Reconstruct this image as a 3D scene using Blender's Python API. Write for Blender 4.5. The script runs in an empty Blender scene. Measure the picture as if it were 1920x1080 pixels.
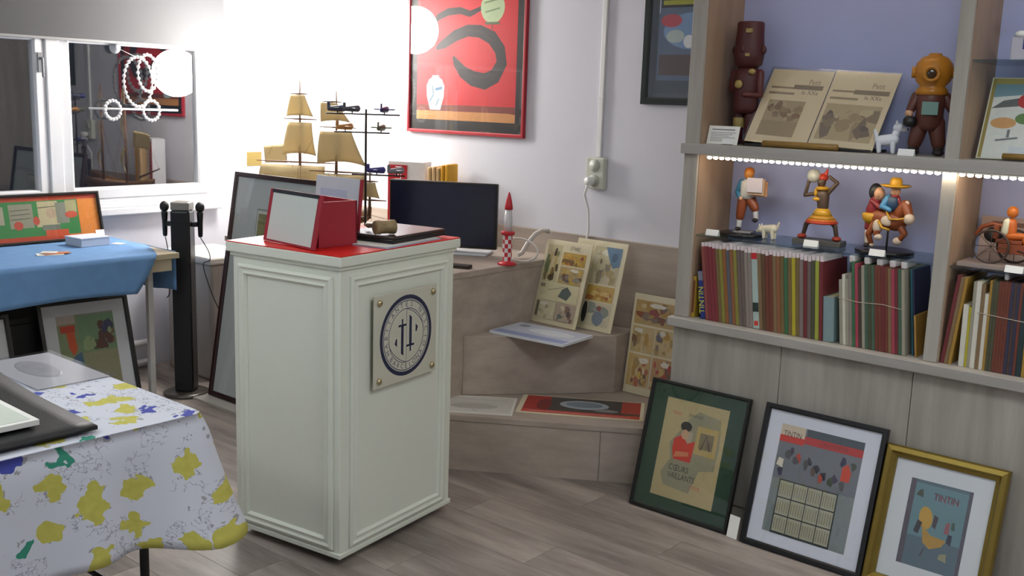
import bpy, bmesh, math, random
from mathutils import Matrix, Vector
from math import sin, cos, pi, radians as rad
random.seed(7)
S = bpy.context.scene
COL = S.collection

# ------------------------------------------------------------------ camera, world, exposure
cam_d = bpy.data.cameras.new('camera'); cam = bpy.data.objects.new('camera', cam_d); COL.objects.link(cam)
cam_d.sensor_fit = 'HORIZONTAL'; cam_d.sensor_width = 36.0; cam_d.lens = 1917.0 / 1920.0 * 36.0
cam_d.clip_start = 0.05
yaw, pitch, roll = rad(-39.937), rad(10.424), rad(-1.897)
fw = Vector((sin(yaw) * cos(pitch), cos(yaw) * cos(pitch), -sin(pitch)))
rt = Vector((cos(yaw), -sin(yaw), 0)); dn = fw.cross(rt)
r2 = cos(roll) * rt + sin(roll) * dn; d2 = -sin(roll) * rt + cos(roll) * dn
cam.matrix_world = Matrix(((r2.x, -d2.x, -fw.x, 0), (r2.y, -d2.y, -fw.y, 0), (r2.z, -d2.z, -fw.z, 1.6), (0, 0, 0, 1)))
S.camera = cam

wd = bpy.data.worlds.new('night'); S.world = wd; wd.use_nodes = True
wd.node_tree.nodes['Background'].inputs[0].default_value = (0.010, 0.013, 0.020, 1)
wd.node_tree.nodes['Background'].inputs[1].default_value = 1.0
S.view_settings.view_transform = 'Standard'; S.view_settings.look = 'None'
S.view_settings.exposure = 0.12; S.view_settings.gamma = 1.0; S.view_settings.use_curve_mapping = False
CEIL_LAMP = 19.5      # emission of the unseen ceiling panels
GLOBE = 60.0         # globe lamp emission
LED = 42.0           # shelf strip emission
S.cycles.use_denoising = True
S.cycles.max_bounces = 8
S.cycles.sample_clamp_indirect = 6.0

# ------------------------------------------------------------------ materials
def lin(h):
    if not isinstance(h, str): return tuple(h)
    h = h.lstrip('#'); o = []
    for i in (0, 2, 4):
        c = int(h[i:i + 2], 16) / 255
        o.append(c / 12.92 if c <= .04045 else ((c + .055) / 1.055) ** 2.4)
    return tuple(o)
_m = {}
def mat(col, rough=.55, metal=0.0, var=.06, scale=30.0, spec=.5, bump=0.0, emit=0.0, trans=0.0, coat=0.0):
    key = (col, rough, metal, var, scale, spec, bump, emit, trans, coat)
    if key in _m: return _m[key]
    m = bpy.data.materials.new('m_' + str(col).lstrip('#')); m.use_nodes = True
    nt = m.node_tree; b = nt.nodes['Principled BSDF']
    c = lin(col)
    b.inputs['Roughness'].default_value = rough; b.inputs['Metallic'].default_value = metal
    b.inputs['Specular IOR Level'].default_value = spec
    b.inputs['Coat Weight'].default_value = coat
    tc = nt.nodes.new('ShaderNodeTexCoord'); nz = nt.nodes.new('ShaderNodeTexNoise')
    nz.inputs['Scale'].default_value = scale; nz.inputs['Detail'].default_value = 3
    nt.links.new(tc.outputs['Object'], nz.inputs['Vector'])
    mx = nt.nodes.new('ShaderNodeMix'); mx.data_type = 'RGBA'
    mx.inputs[6].default_value = tuple(max(0, x * (1 - var)) for x in c) + (1,)
    mx.inputs[7].default_value = tuple(min(1, x * (1 + var)) for x in c) + (1,)
    nt.links.new(nz.outputs['Fac'], mx.inputs[0]); nt.links.new(mx.outputs[2], b.inputs['Base Color'])
    if emit:
        b.inputs['Emission Color'].default_value = c + (1,); b.inputs['Emission Strength'].default_value = emit
    if bump:
        bp = nt.nodes.new('ShaderNodeBump'); bp.inputs['Strength'].default_value = bump; bp.inputs['Distance'].default_value = .002
        nt.links.new(nz.outputs['Fac'], bp.inputs['Height']); nt.links.new(bp.outputs['Normal'], b.inputs['Normal'])
    if trans:
        out = nt.nodes['Material Output']; tr = nt.nodes.new('ShaderNodeBsdfTranslucent'); ms = nt.nodes.new('ShaderNodeMixShader')
        nt.links.new(mx.outputs[2], tr.inputs['Color']); ms.inputs[0].default_value = trans
        nt.links.new(b.outputs[0], ms.inputs[1]); nt.links.new(tr.outputs[0], ms.inputs[2]); nt.links.new(ms.outputs[0], out.inputs['Surface'])
    _m[key] = m
    return m

def wood(name, c1, c2, stretch, rough=.5, rnd=.0, contrast=(.3, .7)):
    m = bpy.data.materials.new(name); m.use_nodes = True; nt = m.node_tree; b = nt.nodes['Principled BSDF']
    b.inputs['Roughness'].default_value = rough; b.inputs['Specular IOR Level'].default_value = .35
    tc = nt.nodes.new('ShaderNodeTexCoord'); mp = nt.nodes.new('ShaderNodeMapping'); mp.inputs['Scale'].default_value = stretch
    oi = nt.nodes.new('ShaderNodeObjectInfo')
    ad = nt.nodes.new('ShaderNodeVectorMath'); ad.operation = 'MULTIPLY_ADD'
    cmb = nt.nodes.new('ShaderNodeCombineXYZ')
    for i in range(3): nt.links.new(oi.outputs['Random'], cmb.inputs[i])
    ad.inputs[1].default_value = (37, 23, 11)
    nt.links.new(cmb.outputs[0], ad.inputs[0]); nt.links.new(tc.outputs['Object'], mp.inputs['Vector']); nt.links.new(mp.outputs[0], ad.inputs[2])
    nz = nt.nodes.new('ShaderNodeTexNoise'); nz.inputs['Scale'].default_value = 1.0; nz.inputs['Detail'].default_value = 6; nz.inputs['Roughness'].default_value = .62
    nt.links.new(ad.outputs[0], nz.inputs['Vector'])
    cr = nt.nodes.new('ShaderNodeValToRGB'); cr.color_ramp.elements[0].position = contrast[0]; cr.color_ramp.elements[1].position = contrast[1]
    cr.color_ramp.elements[0].color = lin(c1) + (1,); cr.color_ramp.elements[1].color = lin(c2) + (1,)
    nt.links.new(nz.outputs['Fac'], cr.inputs[0])
    hs = nt.nodes.new('ShaderNodeHueSaturation'); ma = nt.nodes.new('ShaderNodeMath'); ma.operation = 'MULTIPLY_ADD'
    ma.inputs[1].default_value = rnd; ma.inputs[2].default_value = 1 - rnd / 2
    nt.links.new(oi.outputs['Random'], ma.inputs[0]); nt.links.new(ma.outputs[0], hs.inputs['Value'])
    nt.links.new(cr.outputs[0], hs.inputs['Color']); nt.links.new(hs.outputs[0], b.inputs['Base Color'])
    return m

def glass(name, refl=None, tint=(1, 1, 1), rough=.0):
    """thin clear sheet: see-through with a surface reflection"""
    m = bpy.data.materials.new(name); m.use_nodes = True; nt = m.node_tree; nt.nodes.remove(nt.nodes['Principled BSDF'])
    out = nt.nodes['Material Output']; t = nt.nodes.new('ShaderNodeBsdfTransparent'); t.inputs[0].default_value = tuple(tint) + (1,)
    g = nt.nodes.new('ShaderNodeBsdfGlossy'); g.inputs['Roughness'].default_value = rough
    ms = nt.nodes.new('ShaderNodeMixShader')
    if refl is None:          # Schlick reflectance, the same from both sides of the sheet
        ge = nt.nodes.new('ShaderNodeNewGeometry'); dt = nt.nodes.new('ShaderNodeVectorMath'); dt.operation = 'DOT_PRODUCT'
        nt.links.new(ge.outputs['Incoming'], dt.inputs[0]); nt.links.new(ge.outputs['Normal'], dt.inputs[1])
        def M_(op, a, b=None):
            n = nt.nodes.new('ShaderNodeMath'); n.operation = op
            for i, x in enumerate((a, b)):
                if x is None: continue
                if isinstance(x, (int, float)): n.inputs[i].default_value = x
                else: nt.links.new(x, n.inputs[i])
            return n.outputs[0]
        k = M_('ADD', M_('MULTIPLY', M_('POWER', M_('SUBTRACT', 1.0, M_('ABSOLUTE', dt.outputs['Value'])), 5.0), .9), .035)
        nt.links.new(k, ms.inputs[0])
    else: ms.inputs[0].default_value = refl
    nt.links.new(t.outputs[0], ms.inputs[1]); nt.links.new(g.outputs[0], ms.inputs[2]); nt.links.new(ms.outputs[0], out.inputs[0])
    return m

W_SHELF = wood('wood_greige_vertical', '#928c83', '#b0aaa1', (14, 14, 1.3), .5, .05)
W_EDGE = wood('wood_greige_edge', '#96918b', '#b0aba5', (1.6, 14, 14), .45, .0)
W_INNER = wood('wood_tan_inner', '#8f7763', '#a98f78', (9, 9, 1.2), .5, .0)
W_BENCH = wood('wood_taupe_bench', '#9d9085', '#b4a79b', (1.5, 8, 14), .5, .04)
W_FLOOR = wood('wood_floor_plank', '#6f6560', '#a69b93', (1.5, 9, 9), .42, .16, (.33, .68))
GLASS = glass('glass_pane_picture')
GLASS_W = glass('glass_window', .15)
GLASS_S = glass('glass_shelf', None, (.80, .88, .90))
PLASTIC = glass('clear_plastic', .12, (.97, .97, .98), .12)
WALL_M = mat('#d6d6de', .8, var=.02, scale=6)
WHITE = mat('#e6e6e4', .45, var=.02)
PAPER = mat('#e8e6e0', .7, var=.03)
BLACK = mat('#101012', .4, var=.1)

# ------------------------------------------------------------------ mesh builder
class MB:
    def __init__(s): s.v = []; s.f = []; s.mi = []; s.sm = []; s.mats = []; s.M = Matrix()
    def _mi(s, m):
        if m not in s.mats: s.mats.append(m)
        return s.mats.index(m)
    def add(s, vs, fs, m, sm=False):
        o = len(s.v); s.v += [tuple(s.M @ Vector(p)) for p in vs]; k = s._mi(m)
        for f in fs: s.f.append([i + o for i in f]); s.mi.append(k); s.sm.append(sm)
        return s
    def box(s, x0, y0, z0, x1, y1, z1, m):
        x0, x1 = min(x0, x1), max(x0, x1); y0, y1 = min(y0, y1), max(y0, y1); z0, z1 = min(z0, z1), max(z0, z1)
        v = [(x0, y0, z0), (x1, y0, z0), (x1, y1, z0), (x0, y1, z0), (x0, y0, z1), (x1, y0, z1), (x1, y1, z1), (x0, y1, z1)]
        return s.add(v, [(0, 3, 2, 1), (4, 5, 6, 7), (0, 1, 5, 4), (1, 2, 6, 5), (2, 3, 7, 6), (3, 0, 4, 7)], m)
    def prism(s, pts, z0, z1, m):
        n = len(pts); v = [(x, y, z0) for x, y in pts] + [(x, y, z1) for x, y in pts]
        f = [tuple(range(n - 1, -1, -1)), tuple(range(n, 2 * n))] + [(i, (i + 1) % n, (i + 1) % n + n, i + n) for i in range(n)]
        return s.add(v, f, m)
    def cap(s, p0, p1, r0, r1, m, n=10):
        """tapered limb with round ends"""
        p0 = Vector(p0); p1 = Vector(p1); d = (p1 - p0); L = d.length
        d = d / L if L > 1e-9 else Vector((0, 0, 1))
        a = d.orthogonal().normalized(); b = d.cross(a)
        rings = []
        for k in (0, 1, 2): t = -pi / 2 + k * pi / 6 + .12 * (k == 0); rings.append((p0 + d * r0 * sin(t), r0 * cos(t)))
        rings.append((p0, r0)); rings.append((p1, r1))
        for k in (2, 1, 0): t = pi / 2 - k * pi / 6 - .12 * (k == 0); rings.append((p1 + d * r1 * sin(t), r1 * cos(t)))
        v = []; f = []
        for c, r in rings:
            for i in range(n): q = c + (a * cos(2 * pi * i / n) + b * sin(2 * pi * i / n)) * r; v.append(tuple(q))
        for k in range(len(rings) - 1):
            for i in range(n): j = (i + 1) % n; f.append((k * n + i, k * n + j, (k + 1) * n + j, (k + 1) * n + i))
        f.append(tuple(range(n - 1, -1, -1))); q = (len(rings) - 1) * n; f.append(tuple(range(q, q + n)))
        return s.add(v, f, m, True)
    def ell(s, c, r, m, n=14, k=9, rot=None):
        if not hasattr(r, '__len__'): r = (r, r, r)
        v = []; f = []
        for j in range(k + 1):
            t = -pi / 2 + pi * min(max(j / k, .012), .988)
            for i in range(n):
                p = Vector((r[0] * cos(t) * cos(2 * pi * i / n), r[1] * cos(t) * sin(2 * pi * i / n), r[2] * sin(t)))
                if rot: p = rot @ p
                v.append(tuple(p + Vector(c)))
        for j in range(k):
            for i in range(n): q = (i + 1) % n; f.append((j * n + i, j * n + q, (j + 1) * n + q, (j + 1) * n + i))
        f.append(tuple(range(n - 1, -1, -1))); f.append(tuple(range(k * n, k * n + n)))
        return s.add(v, f, m, True)
    def lathe(s, prof, c, m, n=20, sm=True, axis='z'):
        v = []; f = []
        for r, z in prof:
            for i in range(n):
                x, y = r * cos(2 * pi * i / n), r * sin(2 * pi * i / n)
                p = (x, y, z) if axis == 'z' else ((z, x, y) if axis == 'x' else (y, z, x))
                v.append((p[0] + c[0], p[1] + c[1], p[2] + c[2]))
        for j in range(len(prof) - 1):
            for i in range(n): q = (i + 1) % n; f.append((j * n + i, j * n + q, (j + 1) * n + q, (j + 1) * n + i))
        f.append(tuple(range(n - 1, -1, -1))); q = (len(prof) - 1) * n; f.append(tuple(range(q, q + n)))
        return s.add(v, f, m, sm)
    def tube(s, pts, r, m, n=7, closed=False):
        P = [Vector(p) for p in pts]; N = len(P); v = []; f = []; up = None
        rr = r if hasattr(r, '__len__') else [r] * N
        for k in range(N):
            if closed: d = P[(k + 1) % N] - P[k - 1]
            else: d = P[min(k + 1, N - 1)] - P[max(k - 1, 0)]
            d.normalize()
            a = d.orthogonal().normalized() if up is None else (up - d * up.dot(d)).normalized()
            up = a; b = d.cross(a)
            for i in range(n): v.append(tuple(P[k] + (a * cos(2 * pi * i / n) + b * sin(2 * pi * i / n)) * rr[k]))
        for k in range(N if closed else N - 1):
            for i in range(n): j = (i + 1) % n; q = ((k + 1) % N) * n; f.append((k * n + i, k * n + j, q + j, q + i))
        if not closed: f.append(tuple(range(n - 1, -1, -1))); f.append(tuple(range((N - 1) * n, N * n)))
        return s.add(v, f, m, True)
    def ring(s, w, h, prof, m):
        """mitred rectangular moulding in the XZ plane, front towards -Y; prof = closed list of (inset, forward)"""
        v = []; f = []
        for d, t in prof:
            a, b = w / 2 - d, h / 2 - d
            v += [(-a, -t, -b), (a, -t, -b), (a, -t, b), (-a, -t, b)]
        n = len(prof)
        for k in range(n):
            q = (k + 1) % n
            for i in range(4): j = (i + 1) % 4; f.append((k * 4 + i, k * 4 + j, q * 4 + j, q * 4 + i))
        return s.add(v, f, m)
    def grid(s, fn, nu, nv, m, sm=True):
        v = [fn(i / nu, j / nv) for j in range(nv + 1) for i in range(nu + 1)]
        f = [(j * (nu + 1) + i, j * (nu + 1) + i + 1, (j + 1) * (nu + 1) + i + 1, (j + 1) * (nu + 1) + i) for j in range(nv) for i in range(nu)]
        return s.add(v, f, m, sm)
    def mesh(s, me, M, m):
        o = s.M; s.M = o @ M
        s.add([tuple(v.co) for v in me.vertices], [tuple(p.vertices) for p in me.polygons], m); s.M = o
        return s
    def data(s, name):
        me = bpy.data.meshes.new(name); me.from_pydata(s.v, [], s.f)
        for m in s.mats: me.materials.append(m)
        me.polygons.foreach_set('material_index', s.mi); me.polygons.foreach_set('use_smooth', s.sm)
        bm = bmesh.new(); bm.from_mesh(me); bmesh.ops.recalc_face_normals(bm, faces=bm.faces); bm.to_mesh(me); bm.free()
        me.update(); return me
    def obj(s, name, parent=None, loc=(0, 0, 0), rot=(0, 0, 0), bevel=0, solid=0):
        o = bpy.data.objects.new(name, s.data(name)); COL.objects.link(o); o.location = loc; o.rotation_euler = rot
        if parent: o.parent = parent
        if solid: md = o.modifiers.new('thick', 'SOLIDIFY'); md.thickness = solid; md.offset = 0
        if bevel: md = o.modifiers.new('bevel', 'BEVEL'); md.width = bevel; md.segments = 2; md.limit_method = 'ANGLE'; md.angle_limit = rad(40)
        return o

def tag(o, label, cat, group=None):
    o['label'] = label; o['category'] = cat
    if group: o['group'] = group
    return o
def thing(name, label, cat, loc=(0, 0, 0), rot=(0, 0, 0), group=None):
    o = bpy.data.objects.new(name, None); COL.objects.link(o); o.empty_display_size = .05
    o.location = loc; o.rotation_euler = rot
    return tag(o, label, cat, group)
def struct(o): o['kind'] = 'structure'; return o
def boxobj(name, parent, b, m, bevel=0): return MB().box(*b, m).obj(name, parent, bevel=bevel)

_tx = {}
def textmesh(body, size=1.0):
    k = (body, size)
    if k in _tx: return _tx[k]
    cu = bpy.data.curves.new('lettering', 'FONT'); cu.body = body; cu.size = size; cu.align_x = 'CENTER'; cu.align_y = 'CENTER'
    cu.resolution_u = 2
    o = bpy.data.objects.new('lettering', cu); COL.objects.link(o)
    dg = bpy.context.evaluated_depsgraph_get(); me = bpy.data.meshes.new_from_object(o.evaluated_get(dg))
    bpy.data.objects.remove(o); bpy.data.curves.remove(cu); _tx[k] = me
    return me
FRONT = Matrix.Rotation(pi / 2, 4, 'X')     # text drawn in XY turned to the XZ plane facing -Y

def art(mb, w, h, els, base=0.0, rough=.5):
    """flat print in the XZ plane (centre origin, facing -Y); coordinates are 0..1 over width and height"""
    X = lambda u: (u - .5) * w
    Z = lambda v: (v - .5) * h
    for k, e in enumerate(els):
        y = -(base + .00005 * (k + 1))
        kd, c = e[0], mat(e[1], rough, var=.10, scale=60)
        if kd == 'r':
            a, b, d, g = X(e[2]), Z(e[3]), X(e[4]), Z(e[5]); mb.add([(a, y, b), (d, y, b), (d, y, g), (a, y, g)], [(0, 1, 2, 3)], c)
        elif kd == 'e':
            n = 20; rx, rz = e[4] * w, e[5] * h; t = rad(e[6]) if len(e) > 6 else 0
            mb.add([(X(e[2]) + rx * cos(2 * pi * i / n) * cos(t) - rz * sin(2 * pi * i / n) * sin(t), y, Z(e[3]) + rx * cos(2 * pi * i / n) * sin(t) + rz * sin(2 * pi * i / n) * cos(t)) for i in range(n)], [tuple(range(n))], c)
        elif kd == 'p':
            mb.add([(X(u), y, Z(v)) for u, v in e[2]], [tuple(range(len(e[2])))], c)
        elif kd == 'l':
            P = [Vector((X(u), Z(v))) for u, v in e[2]]; ws = e[3] if hasattr(e[3], '__len__') else [e[3]] * len(P); vs = []
            for i, p in enumerate(P):
                d = (P[min(i + 1, len(P) - 1)] - P[max(i - 1, 0)]).normalized(); nn = Vector((-d.y, d.x)) * ws[i] * w / 2
                vs += [(p.x + nn.x, y, p.y + nn.y), (p.x - nn.x, y, p.y - nn.y)]
            mb.add(vs, [(2 * i, 2 * i + 1, 2 * i + 3, 2 * i + 2) for i in range(len(P) - 1)], c)
        elif kd == 't':
            sx = e[6] if len(e) > 6 else 1.0
            M = Matrix.Translation((X(e[3]), y, Z(e[4]))) @ FRONT @ Matrix.Diagonal((e[5] * h * sx, e[5] * h, 1, 1))
            mb.mesh(textmesh(e[2]), M, c)
    return mb

def panel(u0, v0, u1, v1, bg, pal, n, seed, bubble=True):
    """one busy printed picture panel: ground, irregular colour patches, dark strokes, pale balloon"""
    R_ = random.Random(seed); W, H = u1 - u0, v1 - v0; els = [('r', bg, u0, v0, u1, v1)]
    def blob(cx, cy, rx, ry):
        k = R_.randint(6, 9); a0 = R_.random() * 6
        return [(min(max(cx + rx * R_.uniform(.55, 1.1) * cos(a0 + 2 * pi * i / k), u0), u1), min(max(cy + ry * R_.uniform(.55, 1.1) * sin(a0 + 2 * pi * i / k), v0), v1)) for i in range(k)]
    for i in range(n):
        f = 1 - .6 * i / max(1, n)
        els.append(('p', R_.choice(pal), blob(u0 + W * R_.uniform(.1, .9), v0 + H * R_.uniform(.08, .8), W * R_.uniform(.10, .26) * f, H * R_.uniform(.14, .36) * f)))
    for i in range(n // 3):
        a = (u0 + W * R_.uniform(.1, .8), v0 + H * R_.uniform(.1, .8))
        els.append(('l', R_.choice(['#4a4238', '#5d5244', '#3c3a3a']), [a, (a[0] + W * R_.uniform(-.05, .15), min(max(a[1] + H * R_.uniform(-.2, .2), v0), v1))], .006))
    if bubble: els.append(('p', '#dcd6c4', blob(u0 + W * R_.uniform(.3, .7), v0 + H * .84, W * .24, H * .12)))
    return els

def framed(name, label, cat, w, h, fwid, fm, loc, rz, lean, mount, mw, els, mh=None, depth=.022, prof=None, group=None, pane=True, art_off=0):
    """picture standing on its bottom edge: origin at bottom centre; lean tips the top backwards"""
    t = thing(name, label, cat, loc, (-lean, 0, rz), group)
    prof = prof or [(0, 0), (0, depth), (fwid * .75, depth), (fwid, depth * .75), (fwid, 0)]
    MB().ring(w, h, prof, fm).obj('frame', t, (0, 0, h / 2), bevel=.001)
    MB().box(-w / 2 + fwid * .5, -.006, -h / 2 + fwid * .5, w / 2 - fwid * .5, 0, h / 2 - fwid * .5, mat('#6b5a45', .8)).obj('backing', t, (0, 0, h / 2))
    iw, ih = w - 2 * fwid, h - 2 * fwid
    if mount: MB().box(-iw / 2, -.009, -ih / 2, iw / 2, -.0062, ih / 2, mount).obj('mount', t, (0, 0, h / 2))
    mh = mh if mh is not None else mw
    aw, ah = iw - 2 * mw, ih - 2 * mh
    art(MB(), aw, ah, els, .0092 if mount else .0065).obj('print', t, (0, 0, h / 2 + art_off))
    if pane:
        MB().box(-iw / 2, -.0165, -ih / 2, iw / 2, -.0155, ih / 2, GLASS).obj('glass_pane', t, (0, 0, h / 2))
    return t

# ------------------------------------------------------------------ the room
XW, YB, ZC = -5.35, 4.10, 2.60
XR, YF = 2.2, -2.0
fl = struct(MB().box(XW, YF, -.06, XR, YB, -.004, mat('#3c3733', .9)).obj('floor'))
PW, PL = .185, 1.25
pm = MB().box(0, 0, -.004, PL - .0015, PW - .0015, 0, W_FLOOR).data('plank')
y = YF; row = 0; count = 0
while y < YB - .01:
    x = XW - (row * .47) % PL
    while x < XR - .01:
        x0, x1 = max(x, XW), min(x + PL, XR); y1 = min(y + PW, YB)
        if x1 - x0 > .05 and (row * PW + YF > .4) and x0 < .9:
            o = bpy.data.objects.new('plank', pm); COL.objects.link(o); o.parent = fl
            o.location = (x0, y, 0); o.scale = ((x1 - x0) / PL, (y1 - y) / PW, 1)
        x += PL
    y += PW; row += 1
MB().box(XW, YF, -.004, XR, YF + math.ceil((.4 - YF) / PW) * PW - .001, 0, W_FLOOR).box(.9 + PL, .6, -.004, XR, YB, -.0002, W_FLOOR).obj('plank_field', fl)
struct(MB().box(XW - .2, YF, ZC, XR, YB + .1, ZC + .08, mat('#d8d6d2', .9, var=.02)).obj('ceiling'))
struct(MB().box(XW - .2, YB, -.06, XR, YB + .1, ZC, WALL_M).obj('wall_back'))
struct(MB().box(XR, YF, -.06, XR + .1, YB, ZC, WALL_M).obj('wall_right'))
struct(MB().box(XW - .2, YF - .1, -.06, XR + .1, YF, ZC, WALL_M).obj('wall_front'))
# window wall with its opening
wy0, wy1, wz0, wz1 = 1.15, 3.55, .975, 1.90
struct(MB().box(XW - .2, YF, -.06, XW, YB, wz0, WALL_M).box(XW - .2, YF, wz1, XW, YB, ZC, WALL_M).box(XW - .2, YF, wz0, XW, wy0, wz1, WALL_M).box(XW - .2, wy1, wz0, XW, YB, wz1, WALL_M).obj('wall_left'))
PVC = mat('#dcdde0', .35, var=.02)
win = struct(MB().box(XW - .07, wy0, wz0, XW + .012, wy1, wz0 + .045, PVC).box(XW - .07, wy0, wz1 - .03, XW + .012, wy1, wz1, PVC)
             .box(XW - .07, wy1 - .05, wz0 + .045, XW + .012, wy1, wz1 - .03, PVC).box(XW - .07, wy0, wz0 + .045, XW + .012, wy0 + .05, wz1 - .03, PVC).obj('window_1', bevel=.004))
def sash(y0, y1, nm):
    f = MB(); z0, z1 = wz0 + .02, wz1 - .02
    f.M = Matrix.Translation((XW + .018, (y0 + y1) / 2, (z0 + z1) / 2)) @ Matrix.Rotation(pi / 2, 4, 'Z')
    f.ring(y1 - y0, z1 - z0, [(0, -.05), (0, .0), (.05, .006), (.06, -.006), (.06, -.05)], PVC)
    o = f.obj(nm, win, bevel=.003)
    MB().box(XW - .012, y0 + .055, z0 + .055, XW - .008, y1 - .055, z1 - .055, GLASS_W).obj('pane', o)
    return o
sash(2.63, 3.505, 'sash')
s2 = sash(1.66, 2.555, 'sash')
MB().box(XW - .05, 2.555, wz0, XW + .03, 2.63, wz1 - .02, PVC).obj('mullion', win, bevel=.006)
hd = MB().box(XW + .024, 2.515, 1.66, XW + .034, 2.535, 1.76, mat('#8d8f92', .35)).cap((XW + .034, 2.525, 1.73), (XW + .06, 2.525, 1.73), .007, .007, mat('#8d8f92', .35)).cap((XW + .06, 2.525, 1.73), (XW + .06, 2.525, 1.64), .007, .006, mat('#8d8f92', .35)).obj('handle', win)
MB().box(XW - .01, wy0 - .05, wz0 - .075, XW + .06, wy1 + .03, wz0 - .035, PVC).box(XW - .01, wy0 - .05, wz0 - .035, XW + .035, wy1 + .03, wz0, PVC).obj('window_sill', win, bevel=.006)
MB().box(XW, wy0 - .2, 1.836, XW + .05, 3.62, 2.42, mat('#4e4e50', .7, var=.02)).box(XW, wy0 - .2, 1.828, XW + .054, 3.62, 1.842, mat('#9a9a9a', .6)).obj('shutter_box', win, bevel=.004)
# pipes running low along the window wall
pp = thing('heating_pipe', 'pair of white heating pipes low along the window wall', 'pipe', (XW + .04, 0, 0))
for z, r in ((.15, .02), (.035, .02)):
    MB().tube([(0, 1.0, z), (0, 3.1, z)], r, WHITE, 10).obj('pipe', pp)
    MB().box(-.04, 2.0, z - .012, 0, 2.02, z + .012, WHITE).obj('bracket', pp)
    MB().box(-.04, 3.0, z - .012, 0, 3.02, z + .012, WHITE).obj('bracket', pp)

# unseen ceiling lights, added to brighten the room and the podium sides
DIFF = mat((.90, .97, 1.0), .6, var=.0, emit=CEIL_LAMP)
for i, (lx, ly, nm) in enumerate([(-3.4, .6, 'added square ceiling light above the printed tablecloth'), (-.6, 1.9, 'unseen square ceiling light nearest the bookcase'), (-1.9, -.9, 'added square ceiling light behind the photographer'), (.9, 2.3, 'added square ceiling light nearest the right wall')]):
    t = thing('unseen_ceiling_light', nm, 'ceiling light', (lx, ly, ZC), group='unseen ceiling lights')
    MB().box(-.31, -.31, -.03, .31, -.29, 0, WHITE).box(-.31, .29, -.03, .31, .31, 0, WHITE).box(-.31, -.29, -.03, -.29, .29, 0, WHITE).box(.29, -.29, -.03, .31, .29, 0, WHITE).obj('frame', t)
    MB().box(-.29, -.29, -.024, .29, .29, -.004, DIFF).obj('diffuser', t)

# globe lamps in the corner
GM = mat((1.0, .97, .92), .4, var=.0, emit=GLOBE)
for gx, gy, gz, nm in [(-4.67, 3.60, 2.004, 'higher glowing white globe lamp hanging in the corner'), (-4.93, 3.60, 1.695, 'lower glowing white globe lamp hanging in the corner beside the window')]:
    t = thing('globe_lamp', nm, 'lamp', (gx, gy, gz), group='globe lamps in the corner')
    MB().ell((0, 0, 0), .145, GM, 28, 18).obj('globe', t)
    MB().lathe([(.02, .138), (.035, .141), (.032, .175), (.012, .195)], (0, 0, 0), WHITE, 16).obj('socket', t)
    MB().tube([(0, 0, .19), (0, 0, ZC - gz - .03)], .004, WHITE, 6).obj('cord', t)
    MB().lathe([(.045, ZC - gz - .03), (.05, ZC - gz)], (0, 0, 0), WHITE, 16).obj('ceiling_rose', t)

# ------------------------------------------------------------------ bookcase
SY, SB = 3.50, 3.785          # front and back of the shelves
XL, XD, XE = -2.078, -1.098, .35
BK = mat('#a6add6', .75, var=.04, scale=4)
bc = thing('bookcase', 'built-in greige wood display bookcase with lavender back panels', 'bookcase', (0, 0, 0))
boxobj('side_panel', bc, (XL, SY, .773, XL + .06, YB - .002, 2.45), W_SHELF, .002)
boxobj('side_lining', bc, (XL + .0602, SY + .012, .774, XL + .0635, SB, 2.41), W_INNER)
for x in (XD, XD + .98):
    boxobj('divider', bc, (x, SY, .773, x + .045, SB, 2.45), W_SHELF, .002)
    boxobj('divider_lining', bc, (x + .0452, SY + .012, .774, x + .0485, SB, 2.41), W_INNER)
for a, b in ((XL + .0636, XD), (XD + .0486, XD + .98)):
    boxobj('back_panel', bc, (a, SB + .0005, .773, b, SB + .018, 2.45), BK)
for a, b in ((XL + .0637, XD - .0005), (XD + .0487, XD + .979)):
    boxobj('glass_shelf', bc, (a, SY + .02, 1.097, b, SB - .001, 1.105), GLASS_S)
boxobj('glass_shelf', bc, (XD + .0487, SY + .02, 1.768, XD + .979, SB - .001, 1.776), GLASS_S)
MB().box(XL - .004, SY - .024, 1.418, XE, SB, 1.457, W_EDGE).obj('shelf', bc, bevel=.002)
boxobj('top_shelf', bc, (XL, SY - .024, 2.41, XE, SB, 2.45), W_EDGE, .002)
boxobj('counter', bc, (XL - .01, SY - .035, .735, XE, YB - .002, .772), W_EDGE, .003)
seams = [XL, -1.609, -1.123, -.63, -.14, .35]
for a, b in zip(seams, seams[1:]): boxobj('base_panel', bc, (a + .0012, SY, .06, b - .0012, SY + .018, .734), W_SHELF, .001)
boxobj('plinth', bc, (XL, SY + .006, 0, XE, SY + .018, .0595), W_SHELF)
boxobj('carcass', bc, (XL, SY + .0185, 0, XE, YB - .003, .734), mat('#6e675f', .8))
for z, y0, y1, nm in ((1.4065, SY - .021, SY - .006, 'lit LED strip under the front edge of the middle shelf'), (2.3985, SY - .021, SY - .006, 'lit LED strip under the top shelf of the bookcase')):
    ls = thing('led_strip', nm, 'light strip', (0, 0, z), group='LED strips of the bookcase')
    MB().box(XL + .11, y0, .006, XE, y1, .0112, mat('#e8e0d0', .5)).obj('tape', ls)
    LM = mat((1.0, .86, .66), .5, var=0, emit=LED); b = MB()
    n = 90
    for i in range(n):
        x = XL + .12 + (XE - XL - .14) * i / (n - 1); b.ell((x, (y0 + y1) / 2, .002), (.0105, .0055, .006), LM, 6, 4)
    o = b.obj('diodes', ls); o['kind'] = 'stuff'

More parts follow.
